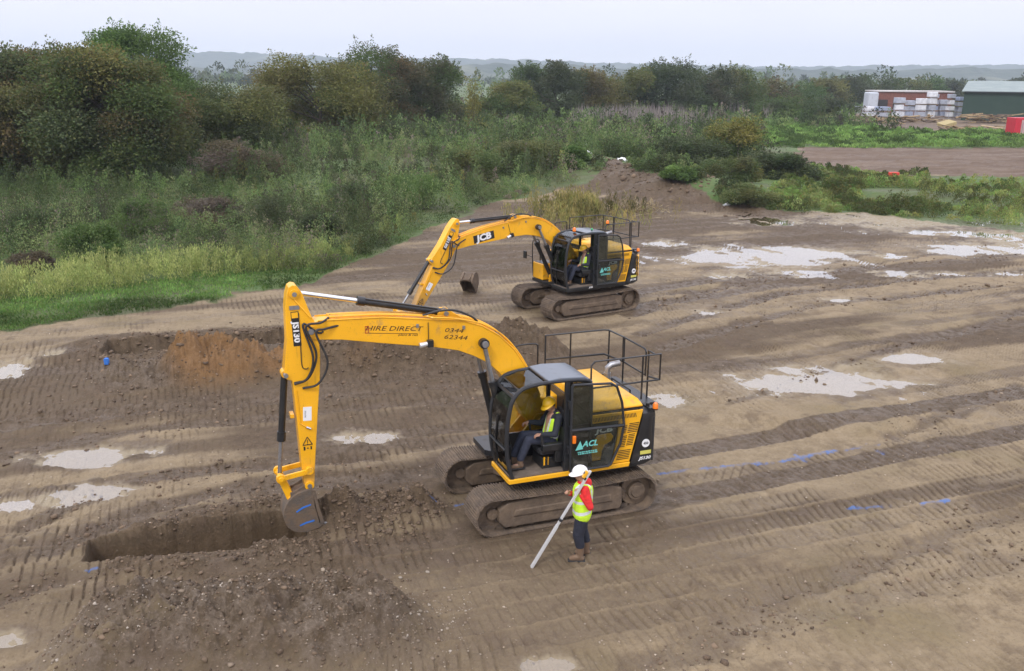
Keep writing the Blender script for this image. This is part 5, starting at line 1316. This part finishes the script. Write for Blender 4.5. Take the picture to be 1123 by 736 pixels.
# shrubs one can pick out in the scrub
BUSH = {}
for k, cols in dict(dark=DARK + GREEN[2:], green=BRIGHT[1:] + GREEN, brown=PURP + BROWN[1:3], olive=OLIVE + MIXS).items(): BUSH[k] = (cols,)
def bush(px, py, wpx, hpx, kind, label, seed):
    c = at(px, py, .3); zg = gz(c.x, c.y); w = wpx * c.y / F; h = hpx * c.y / F
    cr, tr = tree_mesh('dome', w, h, BUSH[kind][0], int(4200 + 60 * wpx), .0023 * c.y, seed, lobes=16, low=.05, trunk_r=.03)
    cr.name = 'foliage'; tr.name = 'stems'
    return place_tree((cr, tr), (c.x, c.y, zg), 0, label, 'bush', 'bushes in the scrub', 1.0, 'bush')
bush(105, 290, 64, 46, 'green', 'fresh green rounded bush behind the pale weeds on the left', 60)
bush(46, 268, 84, 40, 'dark', 'dark bramble bush near the left edge behind the pale weeds', 61)
bush(38, 300, 40, 24, 'brown', 'low brown purplish bush in a gap of the pale weeds', 62)
bush(160, 262, 70, 42, 'green', 'tall green bush between the dark bramble and the greyish scrub', 63)
bush(225, 250, 74, 34, 'brown', 'greyish brown bush in the middle of the left scrub', 64)
bush(295, 262, 80, 46, 'dark', 'dark green bush above the right end of the pale weeds', 65)
bush(352, 268, 56, 36, 'dark', 'dark green bush nearest the mud track behind the dipper top', 66)
bush(265, 205, 80, 40, 'brown', 'purplish bush below the low rounded olive tree', 67)
bush(400, 240, 74, 40, 'dark', 'dark bush left of the farther excavator\'s boom', 68)
bush(452, 228, 70, 36, 'green', 'green bush right of the dark one beside the mud track', 69)
bush(512, 206, 70, 36, 'olive', 'olive bush behind the farther excavator\'s dipper', 70)
bush(580, 196, 76, 30, 'olive', 'olive bush left of the dark earth bank', 71)
bush(628, 198, 30, 22, 'green', 'small fresh green bush at the left shoulder of the earth bank', 72)
bush(748, 186, 80, 30, 'dark', 'grey green bush on the right shoulder of the earth bank', 73)
bush(742, 216, 36, 16, 'green', 'low bright green bush on the slope of the earth bank', 74)
bush(800, 205, 60, 26, 'olive', 'olive bush below the small yellow green tree', 75)
bush(850, 195, 62, 26, 'dark', 'dark grey green bush right of the small yellow green tree', 76)
bush(430, 160, 90, 26, 'dark', 'low dark bush under the reddish brown tree', 77)
bush(820, 228, 50, 22, 'olive', 'low olive bush where the bank meets the puddled mud', 78)

# ================================================================ HILLS
def hill(name, y0, zf, dep, seed, cols, x0=-4200, x1=4200, n=1500):
    xs = np.linspace(x0, x1, n); rows = []
    prof = np.array([zf(a) for a in xs / y0 * F + 561.5])      # skyline height above the eye, metres
    lump = fbm(xs * .004, xs * 0 + seed, 3, seed) * 8 + vn(xs * .03, xs * 0 + seed, seed + 5) * 5 + vn(xs * .085, xs * 0 + seed, seed + 6) * 4
    top = CAMH + prof * y0 / F
    for k, (dy, f) in enumerate(((-dep, 0), (-dep * .8, .22), (-dep * .6, .42), (-dep * .4, .62), (-dep * .2, .82), (0, 1.0), (dep * .7, .8), (dep * 1.5, 0))):
        l2 = vn(xs * .03, xs * 0 + k * 3.1, seed + 9) * 10 * (f > 0)
        rows.append(np.stack([xs, np.full(n, y0 + dy), -1.5 + (top + 1.5) * f + (lump if k == 5 else l2) * (f > 0) - (6 if 0 < k < 5 else 0) * (f > 0)], -1))
    V = np.concatenate(rows); i = np.arange(len(rows) - 1)[:, None] * n + np.arange(n - 1)[None, :]
    Q = np.stack([i, i + 1, i + 1 + n, i + n], -1).reshape(-1, 4)
    m, nt, b, out = nodes(name + '_woods'); g = N(nt, 'ShaderNodeTexCoord').outputs['Object']
    c = mixc(nt, ramp(nt, noise(nt, .03, 6, .65, g), .35, .68), cols[0], cols[1]); c = mixc(nt, ramp(nt, noise(nt, .004, 3, .5, g), .56, .64), c, cols[2])
    nt.links.new(c, b.inputs['Base Color']); b.inputs['Roughness'].default_value = .95
    bp = N(nt, 'ShaderNodeBump'); bp.inputs['Strength'].default_value = 1; bp.inputs['Distance'].default_value = 6
    nt.links.new(noise(nt, .06, 5, .6, g), bp.inputs['Height']); nt.links.new(bp.outputs[0], b.inputs['Normal'])
    o = np_mesh(name, V, Q, m); tag(o, kind='structure'); return o
HC = ((.024, .040, .026), (.050, .066, .040), (.11, .12, .075))
hill('hills', 3000, lambda p: 18.5 + 1.5 * math.sin(p / 160.) - .7 * math.cos(p / 70.) - .0055 * (p - 200), 500, 31, HC)
hill('near_hills', 1700, lambda p: 5 + 1.5 * math.sin(p / 90. + 1) + 3 * math.exp(-((p - 700) / 240.) ** 2) + 6 / (1 + math.exp(-(p - 960) / 30.)), 260, 37, HC, -2600, 2600)
# far hedgerow woods in the plain, a far-off mass
vg = Veg(); n = 260; y = rng.uniform(480, 1150, n); x = y * rng.uniform(-.62, .62, n)
plants(vg, x, y, rng.uniform(5, 11, n), rng.uniform(10, 26, n), 130, .0032 * y, DARK + GREEN + OLIVE[:1], rng, .2)
tag(vg.build('far_woods'), 'far-off hazy woods between the skyline trees and the blue hills', 'woods', kind='stuff')

# ================================================================ THE YARD AT THE RIGHT
def yd(px, py): c = at(px, py, .0); return Vector((c.x, c.y, gz(c.x, c.y)))
# green shed
Y0 = 196; xl = at_y(1058, 100, Y0).x; zg = gz(xl, Y0); ev = at_y(1062, 101, Y0).z; rg = at_y(1100, 90, Y0 + 16).z
sh = empty('green_shed', (xl, Y0, zg), R(-29)); tag(sh, 'large dark green steel shed with a pale low pitched roof at the right edge', 'shed')
def corr(nm, c1, c2, sc):
    m, nt, b, out = nodes(nm); g = N(nt, 'ShaderNodeTexCoord').outputs['Object']; wv = N(nt, 'ShaderNodeTexWave'); wv.inputs['Scale'].default_value = sc; nt.links.new(g, wv.inputs[0])
    nt.links.new(mixc(nt, ramp(nt, noise(nt, .5, 5, .6, g), .35, .7), c1, c2), b.inputs['Base Color']); bp = N(nt, 'ShaderNodeBump'); bp.inputs['Distance'].default_value = .04; nt.links.new(wv.outputs[0], bp.inputs['Height']); nt.links.new(bp.outputs[0], b.inputs['Normal']); b.inputs['Roughness'].default_value = .6
    return m
SW, SD, E_ = 46, 32, ev - zg
m = MB(); m.box((SW / 2, SD / 2, E_ / 2), (SW, SD, E_)); wl = m.build('wall', corr('green_sheet', (.022, .052, .036), (.028, .060, .042), 1.6), sh)
m = MB(); rz_ = rg - zg
m.loft([[(-.5, -.4, E_ + .02), (-.5, SD / 2, rz_), (-.5, SD + .4, E_ + .02), (-.5, SD + .4, E_ + .22), (-.5, SD / 2, rz_ + .22), (-.5, -.4, E_ + .22)], [(SW + .5, -.4, E_ + .02), (SW + .5, SD / 2, rz_), (SW + .5, SD + .4, E_ + .02), (SW + .5, SD + .4, E_ + .22), (SW + .5, SD / 2, rz_ + .22), (SW + .5, -.4, E_ + .22)]])
m.build('roof', corr('roof_sheet', (.20, .25, .245), (.25, .30, .29), 1.2), sh)
m = MB(); m.box((SW / 2, -.5, E_ + .02), (SW, .16, .16)); m.build('gutter', M['cabgrey'], sh)
# brick works
Yb = 225; xa, xb = at_y(962, 110, Yb).x, at_y(1040, 110, Yb).x; zg = gz(xa, Yb); Hb = at_y(1000, 101, Yb).z - zg
bw = empty('brick_building', (xa, Yb, zg), R(-8)); tag(bw, 'long red brown brick building with white roof edge behind the white stacks', 'building')
W_ = xb - xa; m = MB(); m.box((W_ / 2, 6, Hb / 2), (W_, 12, Hb)); wl = m.build('wall', simple('brick', (.19, .075, .055), .9, 0, .4, (.12, .06, .05), 1.5, .2, 0, .2), bw)
m = MB(); m.box((W_ / 2, 6, Hb + .15), (W_ + .6, 12.6, .3)); m.build('roof', simple('white_fascia', (.55, .53, .52), .7, 0, .4, (.3, .25, .22), 2), bw)
for i in range(5):
    m = MB(); x = W_ * (.08 + .2 * i); m.box((x, -.02, Hb * .45), (2.2, .1, Hb * .42)); d_ = m.build('bay_opening', simple('bay_dark', (.03, .028, .03), .8), bw)
m = MB(); m.box((-1.0, 2, Hb * .5), (2.4, 5, Hb * .95)); m.build('end_tank', simple('pale_tank', (.50, .54, .60), .6, 0, .3), bw, bevel=.3)
# stacks of white wrapped packs and grey fence panels in front
WR = simple('white_wrap', (.72, .74, .78), .4, 0, .3, (.25, .27, .32), 1.2, .3, 0, .12); WR2 = simple('grey_wrap', (.40, .43, .50), .5, 0, .4, (.2, .2, .24), 1.0, .3, 0, .15); WR3 = simple('blue_wrap', (.30, .36, .50), .5, 0, .4, (.2, .2, .24), 1.0, .3, 0, .2); WR4 = simple('block_pack', (.30, .27, .26), .8, 0, .4, (.5, .5, .52), 1.0, .3, 0, .25); PAL = simple('pallet_wood', (.30, .22, .13), .85, 0, .4)
ST = [(952, 131, 12, 12, 0), (966, 131, 13, 12, 1), (984, 131, 11, 21, 0), (996, 130, 10, 17, 1), (1008, 131, 9, 20, 0), (1019, 131, 10, 27, 0), (1031, 130, 9, 18, 1), (1040, 131, 8, 25, 0), (1050, 131, 9, 22, 1), (1056, 129, 7, 28, 0), (1001, 128, 9, 24, 1), (1027, 127, 12, 29, 0), (1046, 126, 8, 30, 1)]
LB = ['low grey white pack stack at the left end of the yard row', 'low wide grey pack stack second from the left end of the yard row', 'taller white pack stack with a dark gap on its right', 'grey pack stack behind the middle of the timber offcuts', 'bright white narrow pack stack right of the yard\'s dark gap', 'very tall white pack stack in the middle of the yard row', 'short grey pack stack between two tall white ones', 'tall slim white pack stack left of the shed', 'grey pack stack second from the green shed', 'tall white pack stack touching the green shed\'s corner', 'grey pack stack in the back row below the brick wall', 'wide white pack stack in the back row behind the tallest front one', 'topmost grey pack stack in the back row near the shed']
for (px, py, w, h, k), lab in zip(ST, LB):
    c = yd(px, py); c.y = min(c.y, 214); c.z = gz(c.x, c.y); s_ = c.y / F; w *= s_; h *= s_
    o = empty('pack_stack', c); tag(o, lab, 'stack', 'stacks of wrapped packs in the yard')
    nlay = max(2, int(h / 1.15)); lh = h / nlay
    for i in range(nlay):
        m = MB(); jx = random.uniform(-.06, .06); m.box((jx, random.uniform(-.05, .05), lh * (i + .5) + .07), (w * random.uniform(.62, 1), w * .9, lh * random.uniform(.72, .95) - .1), (0, 0, random.uniform(-.25, .25))); m.build('wrapped_pack', random.choice((WR2, WR2, WR3, WR2) if k else (WR, WR, WR, WR2)), o, bevel=.08)
        m = MB()
        for e in (-.4, 0, .4): m.box((w * e, 0, lh * i + .06), (.14, w, .09))
        m.box((0, 0, lh * i + .12), (w, w, .025)); m.build('pallet', PAL, o)
def fence_panel(px, py, n, lab):
    c = yd(px, py); o = empty('mesh_fence', c); tag(o, lab, 'fence', 'site fence panels in the yard')
    for i in range(n):
        m = MB(); x = i * 3.5; m.tube([(x, 0, .1), (x, 0, 2.0), (x + 3.4, 0, 2.0), (x + 3.4, 0, .1), (x, 0, .1)], .05, 6)
        for k in range(1, 12): m.tube([(x + k * .283, 0, .1), (x + k * .283, 0, 2.0)], .02, 4)
        m.build('panel', WR2, o)
        m = MB(); m.box((x - .05, 0, .08), (.3, .7, .16)); m.build('foot', M['black'], o)
fence_panel(944, 132, 4, 'grey mesh fence panels in front of the left pack stacks'); fence_panel(985, 133, 4, 'grey mesh fence panels in front of the tall middle pack stacks'); fence_panel(905, 128, 3, 'grey mesh fence panels half hidden in the grass left of the yard')
# timber offcuts and a yellow sheet
TB = [simple('timber', (.34, .25, .14), .85, 0, .3, (.16, .12, .08), 2, .2, 0, .25), simple('timber_dark', (.14, .10, .07), .9, 0, .3)]
def timber(px, py, w, h, n, seed, lab):
    c = yd(px, py); r_ = random.Random(seed); s_ = c.y / F; o = empty('timber_pile', c); tag(o, lab, 'timber pile', 'piles of timber offcuts in the yard')
    for i in range(n):
        m = MB(); z = r_.uniform(.05, 1) * h * s_; L = r_.uniform(1.5, 4.2); m.box((r_.uniform(-.5, .5) * w * s_, r_.uniform(-2, 2), z), (L, r_.uniform(.15, .6), r_.uniform(.08, .25)), (r_.uniform(-.15, .15), r_.uniform(-.25, .25), r_.uniform(-1.2, 1.2)))
        m.build('plank', TB[i % 3 == 2], o)
timber(968, 137, 48, 7, 34, 1, 'low pile of brown timber offcuts below the left pack stacks')
timber(1012, 136, 40, 6, 24, 2, 'thin scatter of timber offcuts below the middle pack stacks')
timber(1082, 137, 54, 9, 46, 3, 'largest heap of pale timber offcuts, in front of the green shed')
timber(1070, 146, 66, 5, 26, 4, 'dark low timber scatter nearest the meadow grass')
c = yd(1038, 141); o = empty('board_stack', c); tag(o, 'tilted stack of yellow boards lying between timber offcuts', 'boards')
for i in range(4):
    m = MB(); m.box((0, .1 * i, .35 + i * .13), (2.8, 1.9, .07), (.18, -.22, .35)); m.build('board', simple('yellow_board', (.36, .29, .13), .7, 0, .2), o, bevel=.01)
# red skip container and small red barrier
RED = simple('red_paint', (.55, .022, .045), .45, 0, .25, (.25, .05, .05), 1.5)
c = yd(1111, 153); o = empty('red_container', c); tag(o, 'bright red steel site container cut off by the right edge', 'container'); s_ = c.y / F; hC = 20 * s_
m = MB(); m.box((4.0, 1.3, hC / 2 + .05), (8.0, 2.6, hC)); bd = m.build('body', RED, o, bevel=.04)
m = MB()
for k in range(20): m.box((.35 + k * .4, -.02, hC / 2 + .05), (.14, .06, hC * .9))
m.build('side_rib', RED, o)
for x_ in (.65, 1.9):
    m = MB(); m.box((x_ + .8, -.06, hC * .48), (1.15, .06, hC * .86)); dd_ = m.build('door', simple('pale_door', (.50, .34, .32), .5, 0, .2), o, bevel=.01); m = MB(); m.tube([(x_ + .4, -.11, .5), (x_ + .4, -.11, hC * .8)], .03, 6); m.build('lock_bar', M['steel'], dd_)
c = yd(979, 201); o = empty('red_barrier', c); tag(o, 'small red plastic barrier lying in the grassy bund beside the ploughed field', 'barrier')
m = MB(); m.prism([(-.48, .04), (.48, .04), (.44, .30), (.40, .62), (-.40, .62), (-.44, .30)], -.2, .2); m.build('barrier_body', simple('red_plastic', (.60, .05, .03), .45, 0, .15), o, bevel=.06, seg=3)
for x_ in (-.26, .26): m = MB(); m.box((x_, 0, .03), (.16, .5, .06)); m.build('barrier_foot', M['black'], o, bevel=.01)
# litter on the earth bank
for px, py, w, lab in ((683, 181, 12, 'white plastic sheet lying on the crest of the earth bank'), (645, 178, 8, 'small white sheet scrap at the left crest of the earth bank'), (770, 207, 4, 'white bag caught in the bushes on the bank slope'), (797, 221, 7, 'pale sheet at the foot of the bank beside the puddled mud'), (876, 192, 11, 'pale rubble sheet in the grass right of the small tree')):
    c = at(px, py, 1.2 if py < 190 else .6); z = gz(c.x, c.y); w *= c.y / F; n = 9; V = []; 
    for j in range(n):
        for i in range(n):
            x_, y_ = c.x + w * (i / 8 - .5), c.y + w * .9 * (j / 8 - .5); V.append((x_, y_, gz(x_, y_) + .10 + .10 * math.sin(i * 1.3 + px) * math.cos(j * 1.7) + .22 * math.exp(-((i - 4) ** 2 + (j - 3) ** 2) / 5)))
    m = MB(); m.add(V, [(j * n + i, j * n + i + 1, (j + 1) * n + i + 1, (j + 1) * n + i) for j in range(n - 1) for i in range(n - 1)])
    o = m.build('plastic_sheet', M['white'], smooth=True); so_ = o.modifiers.new('thick', 'SOLIDIFY'); so_.thickness = .01; tag(o, lab, 'plastic sheet', 'pale litter round the earth bank')
# blue marker left at the end of the second trench
c = at(117, 397, .3); z = gz(c.x, c.y); m = MB(); m.prism([(-.06, 0), (.06, 0), (.07, .16), (.05, .2), (-.05, .2), (-.07, .16)], -.05, .05)
tag(m.build('marker_tub', M['blue'], None, bevel=.02), 'small blue tub at the left end of the farther trench', 'tub').location = (c.x, c.y, z)

# ================================================================ STONES AND CLODS
def lumps(name, x, y, r, cols, mat, seed, sink=.35):
    rg_ = np.random.default_rng(seed); bm = bmesh.new(); bmesh.ops.create_icosphere(bm, subdivisions=1, radius=1); base = np.array([v.co[:] for v in bm.verts]); fs = np.array([[v.index for v in f.verts] for f in bm.faces]); bm.free()
    n = len(x); z = ground(x, y); k = len(base)
    V = base[None] * (1 + .28 * rg_.normal(size=(n, k, 1))) * np.stack([rg_.uniform(.7, 1.3, n), rg_.uniform(.7, 1.3, n), rg_.uniform(.45, .9, n)], -1)[:, None, :] * r[:, None, None]
    a = rg_.uniform(0, 2 * PI, n); ca, sa = np.cos(a)[:, None], np.sin(a)[:, None]; V = np.stack([V[..., 0] * ca - V[..., 1] * sa, V[..., 0] * sa + V[..., 1] * ca, V[..., 2]], -1)
    V += np.stack([x, y, z + r * (.5 - sink)], -1)[:, None, :]
    Q = (fs[None] + (np.arange(n) * k)[:, None, None]).reshape(-1, 3); c = np.ones((n, k, 4)); c[..., :3] = pick(cols, n, rg_, .2)[:, None, :]
    return np_mesh(name, V.reshape(-1, 3), Q, mat, None, {'tint': c.reshape(-1, 4)}, tris=True)
def soil_mat(nm, rough):
    m, nt, b, out = nodes(nm); a = N(nt, 'ShaderNodeAttribute'); a.attribute_name = 'tint'; g = N(nt, 'ShaderNodeTexCoord').outputs['Object']
    nt.links.new(mixc(nt, mth(nt, 'MULTIPLY', ramp(nt, noise(nt, 30, 4, .6, g), .4, .7), .5), a.outputs['Color'], MUD), b.inputs['Base Color']); b.inputs['Roughness'].default_value = rough
    return m
SM = soil_mat('stone', .75); CM = soil_mat('soil_clod', .95)
n = 2200; x = rng.uniform(-6.8, -.6, n); y = 12.0 + (x + 3.8) * .16 + rng.normal(size=n) * .75; y = np.maximum(y, 10.6)
k = rng.uniform(0, 1, n) < .35 + .65 * (fbm(x * .9, y * .9, 3, 105) > -.05); x, y = x[k], y[k]
tag(lumps('stones', x, y, np.minimum(rng.gamma(1.2, .006, len(x)) + .004, .045), [(.14, .115, .085), (.11, .085, .06), (.20, .175, .145), (.09, .07, .05)], SM, 1), 'pale pebbles and stones strewn over the front spoil heap', 'stones', kind='stuff')
X, Yy, RR = [], [], []
def spread(p, q, w, n, r0):
    u = rng.uniform(0, 1, n); X.append(p[0] + (q[0] - p[0]) * u + rng.normal(size=n) * w * .5); Yy.append(p[1] + (q[1] - p[1]) * u + rng.normal(size=n) * w); RR.append(np.minimum(rng.gamma(1.4, r0 * .42, n) + .008 + r0 * .15, r0 * 3))
spread((-6.4, 11.6), (-1.6, 12.3), .8, 1700, .016); spread((-7.0, 13.9), (-3.4, 14.5), .3, 500, .02); spread((-3.3, 15.6), (-1.6, 16.3), .55, 1300, .020); spread((-6.9, 15.5), (-4.2, 16.6), .3, 400, .02)
spread((-5.6, 24.8), PILE2[1], .8, 1500, .026); spread(PILE2[0], (-6.6, 24.45), .9, 500, .026); spread(TR2[0], TR2[1], .7, 2600, .03); spread((5, 77), (13.5, 62), 3.0, 700, .09)
for r in RUTS:
    for a, b in zip(r[:-1], r[1:]): spread(a, b, .35, 60, .018 * (1 + .02 * a[1]))
x = np.concatenate(X); y = np.concatenate(Yy); r = np.concatenate(RR)
tag(lumps('soil_clods', x, y, r, [(.052, .035, .022), (.068, .047, .03), (.042, .028, .018), (.088, .062, .04)], CM, 2), 'loose dark soil clods along the trenches, heaps and ruts', 'soil', kind='stuff')
n = 1500; k = CAMH / rng.uniform(CAMH / 45, CAMH / 10.9, n); x = rng.uniform(-.6, .6, n) * k; kp = vegmask(x, k) < .3; x, k = x[kp], k[kp]
tag(lumps('pebbles', x, k, np.minimum(rng.gamma(1.5, .004, len(x)) + .004 + .0003 * k, .03), [(.17, .135, .10), (.13, .10, .07), (.22, .185, .145)], SM, 3), 'small pale stones scattered over the open mud', 'stones', kind='stuff')

# ================================================================ AIR
HX, HY0, HY1, HZ0, HZ1 = 5200, -80, 4400, -3.2, 150.0
hz = MB(); hz.box((0, (HY0 + HY1) / 2, (HZ0 + HZ1) / 2), (2 * HX, HY1 - HY0, HZ1 - HZ0))
vm = bpy.data.materials.new('air'); vm.use_nodes = True; nt = vm.node_tree; nt.nodes.clear(); o_ = N(nt, 'ShaderNodeOutputMaterial'); pv = N(nt, 'ShaderNodeVolumePrincipled')
pv.inputs['Color'].default_value = (.76, .85, 1.0, 1); pv.inputs['Density'].default_value = .00025; pv.inputs['Anisotropy'].default_value = .2; nt.links.new(pv.outputs[0], o_.inputs['Volume'])
tag(hz.build('haze', vm), 'thin pale haze over the whole site', 'haze', kind='stuff')
# ================================================================ LIGHT, SKY, AIR, CAMERA
SUN_EL, SUN_AZ = R(48), R(205)           # azimuth clockwise from +Y (north)
w = bpy.data.worlds.new('World'); S.world = w; w.use_nodes = True
nt = w.node_tree; nt.nodes.clear()
out = N(nt, 'ShaderNodeOutputWorld'); bg = N(nt, 'ShaderNodeBackground'); nt.links.new(bg.outputs[0], out.inputs[0])
sky = N(nt, 'ShaderNodeTexSky'); sky.sky_type = 'NISHITA'; sky.sun_disc = False; sky.sun_elevation = SUN_EL; sky.sun_rotation = SUN_AZ
sky.air_density = 1.0; sky.dust_density = 3.0; sky.ozone_density = 1.5
tc = N(nt, 'ShaderNodeTexCoord').outputs['Generated']
sep = N(nt, 'ShaderNodeSeparateXYZ'); nt.links.new(tc, sep.inputs[0])
mp = N(nt, 'ShaderNodeMapping'); nt.links.new(tc, mp.inputs[0]); mp.inputs['Scale'].default_value = (1.5, 1.5, 6)
cl = noise(nt, 2.2, 5, .55, mp.outputs[0])
cloud = mixc(nt, ramp(nt, cl, .3, .75), (9.3, 9.2, 10.5), (10.4, 10.3, 11.2))
cloud = mixc(nt, ramp(nt, sep.outputs[2], -.02, .14), (9.9, 9.85, 10.9), cloud)
zen = N(nt, 'ShaderNodeVectorMath'); zen.operation = 'SCALE'; nt.links.new(cloud, zen.inputs[0])
nt.links.new(mth(nt, 'ADD', 1.0, mth(nt, 'MULTIPLY', ramp(nt, sep.outputs[2], .06, .75), .75)), zen.inputs['Scale'])
nt.links.new(mixc(nt, .93, sky.outputs[0], zen.outputs[0]), bg.inputs[0]); bg.inputs[1].default_value = .10
sl = bpy.data.lights.new('sun', 'SUN'); sl.energy = 1.5; sl.angle = R(10); sl.color = (1, .955, .90)
so = bpy.data.objects.new('sun', sl); COL.objects.link(so)
dv = Vector((math.sin(SUN_AZ) * math.cos(SUN_EL), math.cos(SUN_AZ) * math.cos(SUN_EL), math.sin(SUN_EL)))
so.rotation_euler = dv.to_track_quat('Z', 'Y').to_euler(); so.location = (0, -10, 40)

cam = bpy.data.cameras.new('camera'); cam.sensor_width = 36; cam.lens = F / 1123 * 36; cam.clip_start = .1; cam.clip_end = 20000
co = bpy.data.objects.new('camera', cam); COL.objects.link(co)
up = Vector((0, math.sin(PITCH), math.cos(PITCH))); rt = Vector((1, 0, 0)); fw = Vector((0, math.cos(PITCH), -math.sin(PITCH)))
c, s = math.cos(ROLL), math.sin(ROLL)
r2 = rt * c + up * s; u2 = up * c - rt * s
co.matrix_world = Matrix(((r2.x, u2.x, -fw.x, 0), (r2.y, u2.y, -fw.y, 0), (r2.z, u2.z, -fw.z, CAMH), (0, 0, 0, 1)))
S.camera = co
S.view_settings.view_transform = 'Standard'; S.view_settings.look = 'None'; S.view_settings.gamma = 1; S.view_settings.exposure = 0.10
S.render.engine = 'CYCLES'
S.cycles.max_bounces = 6; S.cycles.transparent_max_bounces = 12; S.cycles.diffuse_bounces = 3; S.cycles.glossy_bounces = 3; S.cycles.volume_bounces = 1
S.cycles.use_denoising = True
